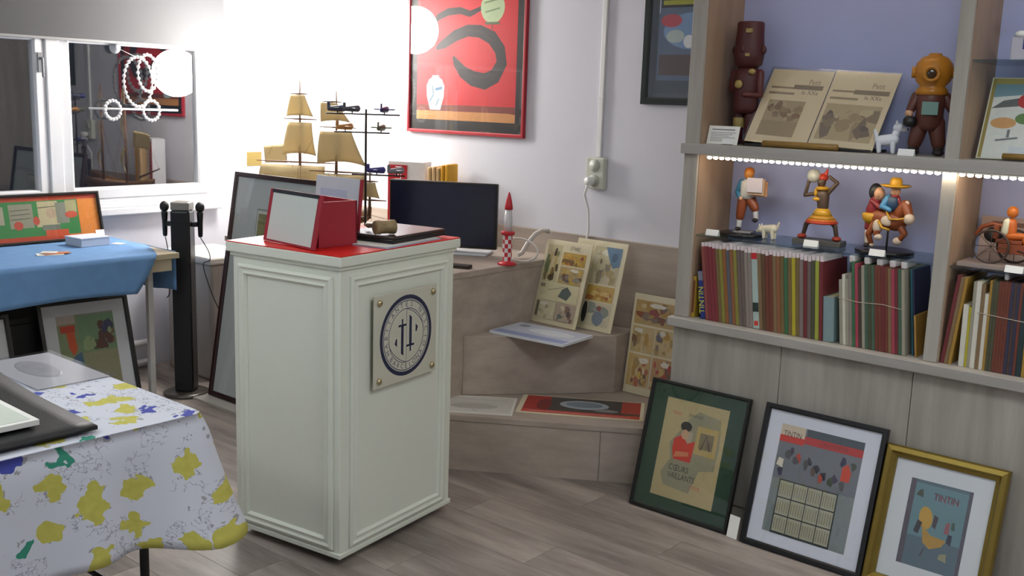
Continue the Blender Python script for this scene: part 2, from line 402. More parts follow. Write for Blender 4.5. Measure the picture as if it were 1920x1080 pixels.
# ------------------------------------------------------------------ stepped corner bench
bn = thing('corner_bench', 'taupe wood stepped corner bench with a desk level', 'bench', (0, 0, 0))
YP = YB - .022
MB().prism([(-3.088, 3.027), (-2.70, 3.2712), (-2.70, 3.2812), (-2.095, 3.66), (-2.095, YP), (-3.088, YP)], 0, .222, W_BENCH).obj('lower_core', bn)
for a, b in ((-3.088, -2.379), (-2.376, -2.097)):
    f = lambda x: 3.122 + (x + 2.937) * .6296
    MB().prism([(a, f(a) - .016), (b, f(b) - .016), (b, f(b)), (a, f(a))], 0, .222, W_BENCH).obj('riser_panel', bn)
MB().prism([(-3.088, 3.027 - .022), (-2.095, 3.652 - .022), (-2.095, YP), (-3.088, YP)], .2225, .25, W_BENCH).obj('lower_step', bn, bevel=.003)
MB().prism([(-3.088, 3.354), (-2.62, 3.907), (-2.62, YP), (-3.088, YP)], .2505, .53, W_BENCH).obj('upper_step', bn, bevel=.003)
boxobj('desk_block', bn, (-4.70, 3.20, 0, -3.09, YP, .80), W_BENCH)
boxobj('desk_top', bn, (-4.705, 3.19, .8005, -3.085, YP, .83), W_BENCH, .003)
boxobj('wall_panel', bn, (-4.70, YP + .0005, .0, -2.094, YB - .0005, .951), W_BENCH, .002)

# ------------------------------------------------------------------ things on the back wall
poster = framed('poster', 'large red poster with a dark swirl and pale vase in a thin red frame', 'poster', .852, 1.10, .018, mat('#a51f2b', .35), (-3.802, YB - .002, 1.407), 0, 0,
    mat('#16130f', .5), .048, [
    ('r', '#d0161f', 0, 0, 1, 1), ('r', '#7c3020', 0, 0, 1, .085), ('r', '#c98a4c', 0, 0, 1, .05), ('p', '#7c3020', [(0, .085), (.45, .085), (1, .045), (1, .085)]),
    ('l', '#2a201e', [(.20, .40), (.28, .425), (.40, .47), (.52, .495), (.64, .49), (.76, .455), (.84, .39), (.86, .32), (.80, .25), (.70, .22), (.58, .235), (.48, .27), (.41, .32), (.38, .355)], [.03, .07, .085, .085, .09, .10, .10, .10, .11, .12, .11, .09, .06, .02]),
    ('l', '#2a201e', [(.14, .52), (.22, .575), (.32, .60), (.44, .605), (.54, .585), (.64, .61), (.72, .65)], [.02, .05, .055, .05, .045, .03, .01]),
    ('l', '#3a2a24', [(.52, .50), (.66, .485), (.78, .43)], .012), ('l', '#3a2a24', [(.80, .26), (.66, .24), (.54, .26)], .012),
    ('e', '#b4c79a', .76, .615, .115, .085), ('r', '#5c6a46', .69, .525, .83, .538), ('l', '#7c9068', [(.68, .64), (.84, .66)], .012), ('l', '#7c9068', [(.69, .59), (.83, .61)], .012), ('l', '#8a2a20', [(.76, .525), (.755, .49)], .012),
    ('p', '#b9cad0', [(.145, .055), (.255, .055), (.29, .13), (.295, .19), (.27, .225), (.235, .24), (.235, .25), (.165, .25), (.165, .24), (.13, .225), (.105, .19), (.11, .13)]),
    ('l', '#6c8496', [(.14, .10), (.18, .14), (.17, .19)], .012), ('l', '#3e6e96', [(.20, .17), (.27, .18)], .02), ('l', '#6c8496', [(.21, .08), (.24, .12)], .012),
    ], mh=.055, pane=True)
framed('framed_print', 'dark green framed blue print half hidden by the bookcase edge', 'picture', .50, .68, .032, mat('#15211c', .35), (-2.424, YB - .002, 1.60), 0, 0,
    mat('#55606a', .5), .02, [('r', '#4a5560', 0, 0, 1, 1), ('r', '#5f7088', .05, .10, .95, .80), ('r', '#4f9cc8', .12, .80, .95, .84), ('r', '#2c3230', .08, .66, .95, .78), ('r', '#a8a838', .10, .735, .9, .765), ('r', '#a8a838', .10, .68, .9, .715),
    ('e', '#7d9cc4', .5, .48, .38, .14), ('e', '#b8505a', .22, .56, .14, .05), ('e', '#b7c8c4', .28, .44, .12, .05), ('e', '#e2e6e8', .46, .40, .07, .05), ('r', '#5c4f4e', .08, .14, .95, .30), ('l', '#c9d2da', [(.06, .62), (.06, .84), (.16, .9)], .012)])
tr = thing('cable_trunking', 'thin white cable trunking rising up the back wall', 'trunking', (-2.903, YB - .001, 1.34))
MB().box(-.012, -.014, 0, .012, 0, ZC - 1.342, WHITE).obj('channel', tr, bevel=.002)
MB().box(-.015, -.017, .28, .015, 0, .30, WHITE).obj('joint_clip', tr, bevel=.001)
so = thing('socket_box', 'pale surface-mounted double wall socket with a plug', 'socket', (-2.906, YB - .001, 1.263))
IV = mat('#c9ccbf', .4, var=.02)
MB().box(-.052, -.035, -.076, .052, 0, .076, IV).obj('housing', so, bevel=.006)
for z in (.036, -.036):
    MB().lathe([(.030, 0), (.030, .004), (.024, .004), (.022, .001)], (0, 0, 0), mat('#b4b8ac', .4), 20, axis='y').obj('outlet', so, (0, -.0395, z))
pl = MB().lathe([(.02, .0), (.021, .03), (.012, .05)], (0, 0, 0), WHITE, 14, axis='y').obj('plug', so, (0, -.0895, -.036))
tag(MB().tube([(-2.906, YB - .082, 1.222), (-2.93, YB - .075, 1.16), (-2.935, YB - .03, 1.08), (-2.93, YB - .028, .98), (-2.945, YB - .03, .90), (-2.95, YB - .03, .86)], .006, WHITE, 7).obj('power_cable'), 'white power cable hanging from the wall socket', 'cable')

# ------------------------------------------------------------------ white podium
PO = (-2.8215, 2.4311, 0); PRZ = rad(7.6); PHX, PHY, PZ = .25, .315, 1.048
PM = mat('#dcdfd2', .35, var=.02)
pod = thing('podium', 'white panelled podium on casters with a round emblem plaque', 'podium', PO, (0, 0, PRZ))
MB().box(-PHX, -PHY, .035, PHX, PHY, PZ, PM).obj('body', pod, bevel=.004)
MB().box(-PHX - .018, -PHY - .018, PZ, PHX + .018, PHY + .018, PZ + .034, PM).box(-PHX - .008, -PHY - .008, PZ - .014, PHX + .008, PHY + .008, PZ, PM).obj('top_slab', pod, bevel=.004)
MB().box(-PHX - .016, -PHY - .016, PZ + .0342, PHX + .016, PHY + .016, PZ + .0375, mat('#d81a12', .45, var=.04)).obj('top_cover', pod)
MB().box(-PHX - .006, -PHY - .006, .032, PHX + .006, PHY + .006, .05, PM).obj('base_strip', pod, bevel=.003)
prof = [(0, -.001), (.0, .008), (.010, .013), (.018, .008), (.024, .008), (.032, .011), (.040, .003), (.040, -.001)]
zc, zh = .535, .95
for rz_, w, off in ((0, 2 * PHX - .06, PHY), (pi / 2, 2 * PHY - .09, PHX), (pi, 2 * PHX - .06, PHY), (-pi / 2, 2 * PHY - .09, PHX)):
    d = Matrix.Rotation(rz_, 4, 'Z') @ Vector((0, -off, zc))
    MB().ring(w, zh, prof, PM).obj('panel_moulding', pod, d, (0, 0, rz_))
for sx in (-1, 1):
    for sy in (-1, 1):
        c = MB().box(sx * (PHX - .05) - .02, sy * (PHY - .05) - .02, .028, sx * (PHX - .05) + .02, sy * (PHY - .05) + .02, .034, mat('#777777', .4, .6)).obj('caster', pod)
        MB().lathe([(.006, -.009), (.015, -.009), (.016, 0), (.015, .009), (.006, .009)], (sx * (PHX - .05), sy * (PHY - .05), .0165), mat('#8c8f7a', .5), 14, axis='x').obj('wheel', c)
# emblem plaque on the right-hand face (local frame: x along the face, -y outwards)
PQW, PQH = .352, .328
plaque = MB().box(-PQW / 2, -.022, -PQH / 2, PQW / 2, -.017, PQH / 2, mat('#c6c4b4', .15, var=.02)).obj('plaque', pod, (PHX, .007, .767), (0, 0, pi / 2), bevel=.001)
plaque['label'] = 'square acrylic plaque with a dark blue round emblem'
INK = mat('#2b2f4a', .45, var=.1); INK2 = mat('#5c5f70', .5, var=.1)
e = MB()
def annulus(mb, r0, r1, y, m, n=48):
    v = [(r * cos(2 * pi * i / n), y, r * sin(2 * pi * i / n)) for r in (r0, r1) for i in range(n)]
    mb.add(v, [(i, (i + 1) % n, (i + 1) % n + n, i + n) for i in range(n)], m)
annulus(e, .131, .146, -.0223, INK); annulus(e, .124, .128, -.0223, INK2); annulus(e, .096, .099, -.0223, INK2)
def ringtext(mb, txt, r, a0, a1, flip, m, size):
    n = len(txt)
    for i, ch in enumerate(txt):
        if ch == ' ': continue
        a = a0 + (a1 - a0) * i / (n - 1)
        R_ = Matrix.Rotation(-(a - pi / 2) if not flip else -(a + pi / 2), 4, 'Y')
        mb.mesh(textmesh(ch), Matrix.Translation((r * cos(a), -.0224, r * sin(a))) @ R_ @ FRONT @ Matrix.Scale(size, 4), m)
ringtext(e, 'HABITANTES NESCIO', .112, rad(205), rad(-25), False, INK2, .026)
ringtext(e, 'BARCELONA', .112, rad(222), rad(318), True, INK2, .026)
for sgn in (1, -1):
    rot = Matrix.Rotation(0 if sgn == 1 else pi, 4, 'Y'); e.M = rot
    y = -.0225
    e.add([(-.030, y, -.062), (-.016, y, -.072), (-.016, y, .04), (-.030, y, .04)], [(0, 1, 2, 3)], INK)
    e.add([(-.045, y, .035), (-.001, y, .035), (-.001, y, .043), (-.045, y, .043)], [(0, 1, 2, 3)], INK)
    e.add([(-.027, y, .043), (-.019, y, .043), (-.019, y, .062), (-.027, y, .062)], [(0, 1, 2, 3)], INK)
    e.add([(-.066, y, -.022), (-.052, y, -.034), (-.052, y, -.006), (-.058, y, -.004)], [(0, 1, 2, 3)], INK)
    n = 10
    e.add([(-.097 * cos(t * pi / 2 / n) - (0 if k else .002), y, -.097 * sin(t * pi / 2 / n) * (.55 + .45 * t / n) - .012 * (1 - t / n) + .002 * k) for k in (0, 1) for t in range(n + 1)], [(t, t + 1, t + n + 2, t + n + 1) for t in range(n)], INK2)
    e.M = Matrix()
e.add([(-.0009, -.0225, -.096), (.0009, -.0225, -.096), (.0009, -.0225, .096), (-.0009, -.0225, .096)], [(0, 1, 2, 3)], INK2)
e.obj('emblem', plaque)
for sx in (-1, 1):
    for sz in (-1, 1):
        MB().lathe([(.009, .0), (.009, -.02), (.011, -.021), (.011, -.027), (.006, -.03)], (sx * .15, -.002, sz * .138), mat('#c8b890', .25, .8), 14, axis='y').obj('standoff_bolt', plaque)

ZT = PZ + .0378
def onpod(x, y, z=0.0):
    c, s_ = cos(PRZ), sin(PRZ); return (PO[0] + c * x - s_ * y, PO[1] + s_ * x + c * y, ZT + z)
RC = mat('#9c1f30', .5, var=.05, scale=80)
rb = thing('display_case', 'dark red open presentation box with a white front sheet', 'box', onpod(.012, -.155), (0, 0, PRZ - rad(12)))
MB().box(-.10, -.075, 0, .10, .085, .006, RC).box(.092, -.075, .006, .10, .085, .155, RC).box(-.10, -.075, .006, -.092, .085, .155, RC).box(-.10, .077, .006, .10, .085, .155, RC).obj('case', rb, bevel=.001)
MB().box(-.092, -.075, .006, .092, -.069, .15, RC).obj('case_front', rb)
ld = MB().box(-.165, -.008, 0, .145, 0, .185, RC).obj('lid', rb, (0, -.118, .0), (-rad(11), 0, 0), bevel=.001)
MB().box(-.142, -.0095, .008, .125, -.0082, .178, mat('#c9cfc9', .6, var=.02)).obj('white_sheet', ld)
MB().box(-.150, -.010, .171, .128, -.0084, .184, mat('#20242c', .5)).obj('dark_strip', ld)
wb = thing('reflection_board', 'pale blue and white board shaped as a glass reflection behind the red box', 'folder', onpod(-.085, .03), (-rad(6), 0, PRZ - rad(8)))  # solid board imitating a reflection in the glass of the maroon frame
MB().box(-.13, -.004, 0, .115, .004, .215, mat('#c4ccd4', .5, var=.03)).obj('board', wb, bevel=.001)
MB().box(-.10, -.0052, .13, .05, -.0042, .17, mat('#aebbd0', .5)).obj('band', wb)
MB().box(.1152, -.004, 0, .128, .004, .215, RC).obj('red_edge', wb)
fo = tag(MB().box(-.10, -.17, 0, .10, .17, .004, mat('#a9b2c8', .4)).box(-.098, -.168, .0045, .094, .166, .006, PAPER).obj('document_folder', loc=onpod(.158, .06), rot=(0, 0, PRZ + rad(4))), 'pale blue document folder under the black laptop', 'folder')
lp = thing('laptop', 'closed black laptop lying on the red podium top', 'laptop', onpod(.115, .125, .0065), (0, 0, PRZ + rad(3)))
MB().box(-.115, -.165, 0, .115, .165, .016, BLACK).obj('base', lp, bevel=.004)
MB().box(-.115, -.165, .0165, .115, .165, .026, mat('#3a3230', .28, var=.06)).obj('lid', lp, bevel=.003)
gv = thing('gavel', 'wooden auction gavel lying on the laptop', 'gavel', onpod(.178, -.005, .0330), (0, 0, PRZ + rad(66)))
WG = wood('wood_gavel', '#6d5c42', '#94805c', (4, 30, 30), .45)
MB().lathe([(.020, -.04), (.0255, -.037), (.0255, -.02), (.023, -.016), (.023, .016), (.0255, .02), (.0255, .037), (.020, .04)], (0, 0, .026), WG, 20, axis='x').obj('head', gv)
MB().tube([(0, .02, .026), (0, .05, .025), (0, .09, .022), (0, .13, .018), (0, .145, .017)], [.007, .007, .009, .011, .008], WG, 10).obj('handle', gv)

# ------------------------------------------------------------------ on the desk level
DZ = .8305
# monitor
mo = thing('monitor', 'black flat screen monitor on the desk level of the bench', 'monitor', (-3.555, 3.69, DZ), (0, 0, rad(28)))
MB().box(-.28, -.012, .03, .28, .018, .358, mat('#0c0d10', .35)).obj('casing', mo, bevel=.006)
MB().box(-.268, -.0135, .045, .268, -.0122, .346, mat('#0d1430', .22, var=.05)).obj('screen', mo)
MB().box(-.03, .02, .02, .03, .045, .25, BLACK).obj('stand_neck', mo, bevel=.003)
MB().box(-.20, -.06, 0, .24, .10, .012, mat('#c9ccd0', .4)).obj('base', mo, bevel=.004)
tag(MB().box(-.085, -.02, 0, .085, .02, .018, mat('#2a2018', .5)).obj('remote_control', loc=(-3.20, 3.40, DZ), rot=(0, 0, rad(20)), bevel=.005), 'dark remote control lying on the desk level beside the podium', 'remote')
# toy rocket
rk = thing('toy_rocket', 'red and white checked toy rocket standing beside the monitor', 'toy', (-3.10, 3.66, DZ))
RR = mat('#c01f2c', .35, var=.04); RW = mat('#dcdada', .35, var=.03)
MB().lathe([(.046, 0), (.046, .006), (.03, .016), (.024, .018)], (0, 0, 0), RR, 20).obj('foot', rk)
b = MB(); N = 8; rows = 6
for j in range(rows):
    z0, z1 = .018 + j * .0205, .018 + (j + 1) * .0205
    r = .022
    for i in range(N):
        a0, a1 = 2 * pi * i / N, 2 * pi * (i + 1) / N
        b.add([(r * cos(a), r * sin(a), z) for z in (z0, z1) for a in (a0, (a0 + a1) / 2, a1)], [(0, 1, 4, 3), (1, 2, 5, 4)], RR if (i + j) % 2 else RW, True)
b.obj('checked_tube', rk)
MB().lathe([(.024, .141), (.033, .143), (.033, .158), (.024, .160)], (0, 0, 0), RR, 20).obj('collar', rk)
MB().lathe([(.020, .160), (.019, .22), (.015, .265)], (0, 0, 0), mat('#d9d6d6', .4, var=.02), 20).obj('body', rk)
MB().lathe([(.0195, .262), (.019, .275), (.014, .305), (.006, .335), (.001, .345)], (0, 0, 0), RR, 20).obj('nose_cone', rk)
def arcpts(c, rx, rz, a0, a1, n=18, dy=0): return [(c[0] + rx * cos(a0 + (a1 - a0) * i / n), c[1] + dy * i / n, c[2] + rz * sin(a0 + (a1 - a0) * i / n)) for i in range(n + 1)]
tag(MB().tube(arcpts((-3.09, 3.74, .895), .11, .055, 0, 2 * pi, 28), .005, mat('#cfcac2', .5), 6, True).obj('cable_loop'), 'white cable coiled in a loop behind the toy rocket', 'cable')
tag(MB().tube([(-3.20, 3.86, .845), (-3.19, 3.88, .855), (-3.175, 3.9, .90), (-3.15, 3.93, .95), (-3.13, 3.96, .968), (-3.10, 3.98, .965)], .012, mat('#c4bdb4', .5), 8).obj('cable_arch'), 'thick pale cable arching up against the wall panel', 'cable')
# things standing behind the monitor
bx = thing('document_box', 'white box with a red printed end standing behind the monitor', 'box', (-4.07, 3.95, DZ), (0, rad(0), rad(22)))
MB().box(-.11, -.04, 0, .11, .05, .42, mat('#dcdce0', .6)).obj('body', bx, bevel=.003)
MB().box(-.109, -.0425, .03, .005, -.0402, .40, mat('#b51c2c', .5)).obj('red_label', bx)
lt = MB(); lt.mesh(textmesh('RETRO'), Matrix.Translation((-.05, -.0435, .315)) @ Matrix.Rotation(pi / 2, 4, 'Y') @ FRONT @ Matrix.Scale(.052, 4), mat('#f2eeee', .5)); lt.obj('lettering', bx)
en = thing('envelope_stack', 'stack of tan and yellow padded envelopes standing behind the monitor', 'envelopes', (-3.85, 4.0, DZ), (0, 0, rad(15)))
for i, (c, h) in enumerate((('#c9a877', .40), ('#cfae7e', .405), ('#c8a673', .40), ('#d39a1c', .415), ('#d9a122', .42))):
    MB().box(-.075 + i * .027, -.06, 0, -.075 + i * .027 + .024, .05, h, mat(c, .7)).obj('envelope', en, rot=(0, 0, 0), bevel=.008)
# display rack with small trinkets
DKM = mat('#2a2422', .45, .4)
rx0, ry0 = -3.89, 3.47
ra = thing('trinket_rack', 'slim dark metal display rack with three cross arms', 'rack', (rx0, ry0, DZ))
MB().tube([(0, 0, .01), (0, 0, .70)], .006, DKM, 8).obj('pole', ra)
MB().lathe([(.07, 0), (.07, .006), (.012, .012)], (0, 0, 0), DKM, 20).obj('base', ra)
du = Vector((.80, .60, 0))
arms = [(.675, -.20, .17), (.585, -.16, .12), (.375, -.07, .20)]
for z, a, b_ in arms: MB().tube([tuple(du * a + Vector((0, 0, z))), tuple(du * b_ + Vector((0, 0, z)))], .004, DKM, 6).obj('arm', ra)
def trinket(s_, z, col, lab, kind):
    p = Vector((rx0, ry0, DZ + z + .004)) + du * s_
    t = thing('toy_plane', lab, 'toy', p, (0, 0, rad(37 + kind * 40)), group='tiny toy planes on the rack'); t.scale = (1.25, 1.25, 1.6)
    m = mat(col, .45, var=.12)
    MB().cap((-.03, 0, .012), (.03, 0, .014), .007, .011, m, 8).obj('fuselage', t)
    MB().box(-.004, -.042, .012, .016, .042, .016, m).obj('wing', t, bevel=.002)
    MB().box(-.036, -.002, .012, -.024, .002, .032, m).obj('tail_fin', t)
    MB().cap((.005, 0, .006), (.005, 0, .002), .003, .003, DKM, 6).obj('peg', t)
for a in [(-.15, .675, '#3c4258', 'grey-blue toy plane at the outer left of the top rack arm', 0), (-.075, .675, '#4a4c58', 'grey toy plane on the top rack arm beside the pole', 1), (.09, .675, '#26285c', 'dark blue toy plane at the right of the top rack arm', 2),
          (-.11, .585, '#b9854a', 'orange-brown toy plane on the left of the middle rack arm', 1), (.075, .585, '#5a6048', 'olive toy plane on the right of the middle rack arm', 2),
          (.05, .375, '#2c2870', 'violet-blue toy plane on the lowest rack arm', 0), (.15, .375, '#7d7c84', 'light grey toy plane at the end of the lowest rack arm', 1)]:
    trinket(*a)

# model ship
SAIL = mat('#cdbd95', .8, var=.06, scale=9, trans=.35); MAST = mat('#6a4a30', .6); HULLM = wood('wood_hull', '#5a3a22', '#8a6238', (3, 20, 30), .45)
sh = thing('model_ship', 'wooden model sailing ship with tan paper sails', 'model ship', (-4.36, 3.50, DZ))
def hull(u, v):
    a = v * pi; x = -.44 + .88 * u; wdt = .075 * (max(0.0, 1 - abs((u - .55) / .56) ** 3)) + .002
    top = .155 + .05 * (abs(u - .5) * 2) ** 2; dep = .10 * (1 - .5 * abs(u - .5) ** 2 * 4 * .6)
    return (x, wdt * cos(a), top - dep * (sin(a) ** .7 if sin(a) > 0 else 0) )
MB().grid(hull, 24, 12, HULLM).obj('hull', sh, solid=.004)
MB().prism([(-.42, 0), (-.3, -.05), (-.1, -.068), (.25, -.066), (.41, -.03), (.41, .03), (.25, .066), (-.1, .068), (-.3, .05)], .145, .152, mat('#8f6a42', .6)).obj('deck', sh)
for q in (-.15, .15): MB().box(q - .01, -.05, 0, q + .01, .05, .075, MAST).obj('cradle', sh)
yd = Vector((.88, .475, 0))      # yards braced round to face the room
def sail(cx, z0, z1, wa0, wa1, wb0, wb1, bow=.025, arch=.02):
    """cx mast x; bottom z0 spans wa0..wa1 along the yard, top z1 spans wb0..wb1"""
    nrm = Vector((.475, -.88, 0))
    def fn(u, v):
        a = (wa0 + (wa1 - wa0) * u) * (1 - v) + (wb0 + (wb1 - wb0) * u) * v
        z = z0 + (z1 - z0) * v + arch * (1 - (2 * u - 1) ** 2) * (1 - v)
        p = Vector((cx, 0, 0)) + yd * a + nrm * bow * (1 - (2 * v - 1) ** 2) * (1 - (2 * u - 1) ** 2 * .5)
        return (p.x, p.y, z - DZ)
    return MB().grid(fn, 10, 8, SAIL).obj('sail', sh, solid=.001)
def yard(cx, z, a, b_):
    p = Vector((cx, .006, z - DZ)) + yd * a; q = Vector((cx, .006, z - DZ)) + yd * b_
    MB().tube([tuple(p), tuple((p + q) / 2), tuple(q)], [.0025, .005, .0025], MAST, 6).obj('yard', sh)
def mast(cx, zt): MB().tube([(cx, .008, .15), (cx, .008, (zt - DZ) * .6), (cx, .008, zt - DZ)], [.009, .007, .003], MAST, 8).obj('mast', sh)
ox = -4.36
m1, m2, m3 = -4.46 - ox, -4.16 - ox, -3.90 - ox
mast(m1, 1.665); mast(m2, 1.615); mast(m3, 1.24)
sail(m1, 1.475, 1.590, -.07, .085, -.045, .035, .01, .006); sail(m1, 1.268, 1.445, -.095, .10, -.06, .075, .02, .012)
sail(m1, 1.06, 1.215, -.24, .16, -.22, .15, .03, .02); yard(m1, 1.232, -.25, .20); yard(m1, 1.462, -.09, .10); yard(m1, 1.595, -.05, .045)
sail(m2, 1.455, 1.555, -.08, .085, -.08, .01, .01, .01); sail(m2, 1.235, 1.408, -.10, .17, -.085, .09, .02, .02)
sail(m2, 1.06, 1.19, -.12, .18, -.10, .165, .03, .02); yard(m2, 1.20, -.15, .20); yard(m2, 1.43, -.09, .11); yard(m2, 1.56, -.08, .03)
sail(m3, 1.085, 1.165, -.05, .06, -.035, .035, .01, .006); yard(m3, 1.075, -.06, .09); yard(m3, 1.17, -.045, .045)
MB().tube([(m1 - .16, .008, .20), (m1 - .40, .008, .27)], [.008, .004], MAST, 8).obj('bowsprit', sh)
def jib(u, v): return (m1 - .10 - .20 * u - .012 * v, .0 + .02 * sin(pi * u), 1.222 - DZ - .012 * u + v * (.105 - .01 * u))
MB().grid(jib, 8, 6, SAIL).obj('sail', sh, solid=.001)
rg = MB()
for cx, zt in ((m1, 1.62), (m2, 1.57), (m3, 1.2)):
    for sx in (-.09, -.05, .05, .09):
        for sy in (-.06, .06): rg.tube([(cx, .008, zt - DZ - .2), (cx + sx, sy, .15)], .0008, MAST, 4)
rg.tube([(m1, .008, 1.64 - DZ), (m1 - .39, .008, .27)], .0008, MAST, 4); rg.tube([(m2, .008, 1.59 - DZ), (m1, .008, .40)], .0008, MAST, 4)
rg.obj('rigging', sh)

# large maroon frame leaning behind the podium
framed('framed_picture', 'large maroon framed picture with a pale mount leaning behind the podium', 'picture', .96, 1.185, .024, mat('#2c1214', .3), (-4.09, 3.0, .012), 0, rad(9.3),
    mat('#b9bfbd', .5, var=.02), .19, [('r', '#8d948c', 0, 0, 1, 1), ('r', '#c2c4ba', .012, .012, .988, .988), ('r', '#7d7a4e', .03, .80, .20, .97), ('r', '#4b6458', .03, .62, .20, .84), ('r', '#a05860', .03, .52, .20, .60), ('r', '#56766a', .03, .34, .20, .50), ('r', '#8f8440', .03, .28, .20, .33), ('r', '#aab0aa', .25, .1, .95, .95)], mh=.15)
tag(MB().box(-.10, -.12, 0, .40, .03, .0118, mat('#a7a39c', .5)).obj('floor_batten', loc=(-4.57, 3.02, 0)), 'flat pale board on the floor under the maroon framed picture', 'board')

# comic boards standing on the steps
CR = '#ddd2b0'
def comic(name, label, w, h, loc, rz, lean, els, paper=CR):
    t = thing(name, label, 'print', loc, (-lean, 0, rz), None)
    MB().box(-w / 2, -.006, 0, w / 2, 0, h, mat(paper, .6, var=.04, scale=12)).obj('board', t, bevel=.001)
    art(MB(), w, h, els, .0063).obj('print', t, (0, 0, h / 2))
    MB().box(-w / 2, -.0128, 0, w / 2, -.0122, h, GLASS).obj('clear_cover', t)
    return t
SEP = ['#b08a30', '#8a4c2c', '#a88c50', '#6c5236', '#cdb884', '#c9aa62', '#7e6a58']
comic('comic_page', 'pale comic page panel with a portrait strip, front of the two on the step', .285, .415, (-2.955, 3.845, .531), rad(-2), rad(16),
    panel(.06, .50, .38, .94, '#c8bd94', ['#6e7a50', '#4c3c22', '#7a6434', '#b9a468', '#8a7a4a'], 14, 3, False) + panel(.42, .72, .92, .87, '#b5933c', ['#8a3424', '#c9771e', '#7a5a2a', '#c9a23c'], 12, 4, False)
    + panel(.42, .50, .92, .70, '#b39c66', ['#7e5a40', '#3a4046', '#8f8a78', '#c4a24c', '#5c5c60'], 14, 5) + panel(.06, .28, .92, .48, '#d6cda6', ['#d2c9a0', '#cfc59c'], 4, 6, False)
    + [('p', '#5f6a64', [(.50, .34), (.70, .31), (.78, .40), (.66, .47), (.56, .43)]), ('l', '#8f8a70', [(.26, .40), (.60, .46)], .01), ('r', '#8f8a70', .08, .43, .18, .47)]
    + panel(.06, .06, .50, .27, '#cfc6a2', ['#c4ba94', '#d6cfb0', '#b4aa88'], 7, 7) + [('r', '#6c6450', .08, .08, .14, .26)] + panel(.52, .06, .92, .27, '#b8a692', ['#6a5a58', '#cdb196', '#8a6e60', '#6d8078', '#d8cbb0'], 12, 8, False)
    + [('t', '#5a5648', '[(Titel)]', .66, .925, .055, .8)])
comic('comic_page', 'pale comic page panel with a blue corner, behind the other on the step', .30, .43, (-2.80, 3.905, .531), rad(-2), rad(15),
    panel(.38, .52, .92, .94, '#c8bd98', ['#b39f6c', '#d6cdb4', '#7c7260', '#a8925c', '#cfc4a0', '#94886c'], 16, 11) + [('p', '#5d7c96', [(.60, .94), (.92, .94), (.92, .74), (.80, .71), (.70, .80)]), ('e', '#3f5a74', .80, .83, .06, .05)]
    + panel(.38, .33, .92, .50, '#c4a04c', ['#a86c34', '#3a3436', '#b98a3c', '#d6bc70'], 12, 12, False) + panel(.38, .05, .92, .31, '#cdc4a4', ['#c4baa0', '#7c8894', '#8e9488', '#b0a890'], 9, 13, False)
    + [('e', '#26262a', .42, .19, .05, .12), ('e', '#7c8894', .70, .14, .11, .08), ('e', '#9a5c50', .70, .25, .04, .03)])
comic('comic_page', 'sepia comic page panel standing on the lower step beside the bookcase', .275, .475, (-2.472, 3.965, .251), rad(-1), rad(8),
    panel(.05, .70, .94, .94, '#b89a5c', SEP + ['#8a3a2a', '#9c8c8a'], 18, 21) + panel(.05, .42, .50, .68, '#c2ab76', SEP + ['#7a5c3a'], 13, 22) + panel(.52, .42, .94, .68, '#c8b07a', SEP + ['#5c5c6c', '#6c6c78'], 13, 23)
    + panel(.05, .08, .49, .40, '#c8a868', SEP + ['#b0603c', '#d6c492', '#d4b040'], 16, 24) + panel(.53, .08, .94, .40, '#b98f5a', SEP + ['#b03428', '#a83a28', '#c88c6c'], 16, 25))
def sheet(name, label, w, d, loc, rz, els, paper='#e4e2dc', th=.004, tilt=0):
    t = thing(name, label, 'print', loc, (tilt, 0, rz))
    MB().box(-w / 2, -d / 2, 0, w / 2, d / 2, th, mat(paper, .4, var=.03)).obj('sheet', t)
    a = art(MB(), w, d, els, 0, .35); a.v = [(x, z, -y + th) for x, y, z in a.v]
    a.obj('print', t)
    return t
sheet('flat_print', 'white and blue print lying on the upper step, corner overhanging', .41, .25, (-2.86, 3.635, .5312), rad(4), [('r', '#c9cedd', .02, .02, .98, .98), ('r', '#8f9cc6', .02, .02, .98, .26), ('e', '#8c929c', .16, .78, .07, .10), ('e', '#e4e8f0', .6, .6, .3, .2), ('l', '#a8aebc', [(.4, .35), (.62, .38)], .012)], '#dfe3ea', .012)
sheet('flat_print', 'white lettered sheet lying on the lower step by the podium', .36, .26, (-2.945, 3.285, .2503), rad(35), [('r', '#cfcdc6', .03, .05, .97, .95), ('l', '#a8a69e', [(.1, .8), (.9, .78)], .012), ('l', '#b0aea6', [(.1, .6), (.8, .58)], .01), ('e', '#b4b2aa', .5, .4, .3, .16), ('l', '#8e8c84', [(.5, .2), (.56, .1)], .01)])
sheet('flat_print', 'red and black comic print lying on the lower step', .56, .27, (-2.585, 3.60, .2503), rad(31.5), [('r', '#4a4542', .04, .04, .97, .97), ('r', '#b02a20', .04, .22, .24, .97), ('e', '#7a1c1a', .20, .50, .06, .30), ('r', '#c24238', .04, .04, .97, .20), ('e', '#aab4bc', .52, .60, .20, .24), ('e', '#7c8a94', .52, .62, .15, .16), ('r', '#a83a36', .82, .30, .97, .97), ('e', '#8f8a88', .70, .36, .10, .08), ('l', '#d8b0a8', [(.1, .12), (.9, .10)], .01)], '#ddd3b4')

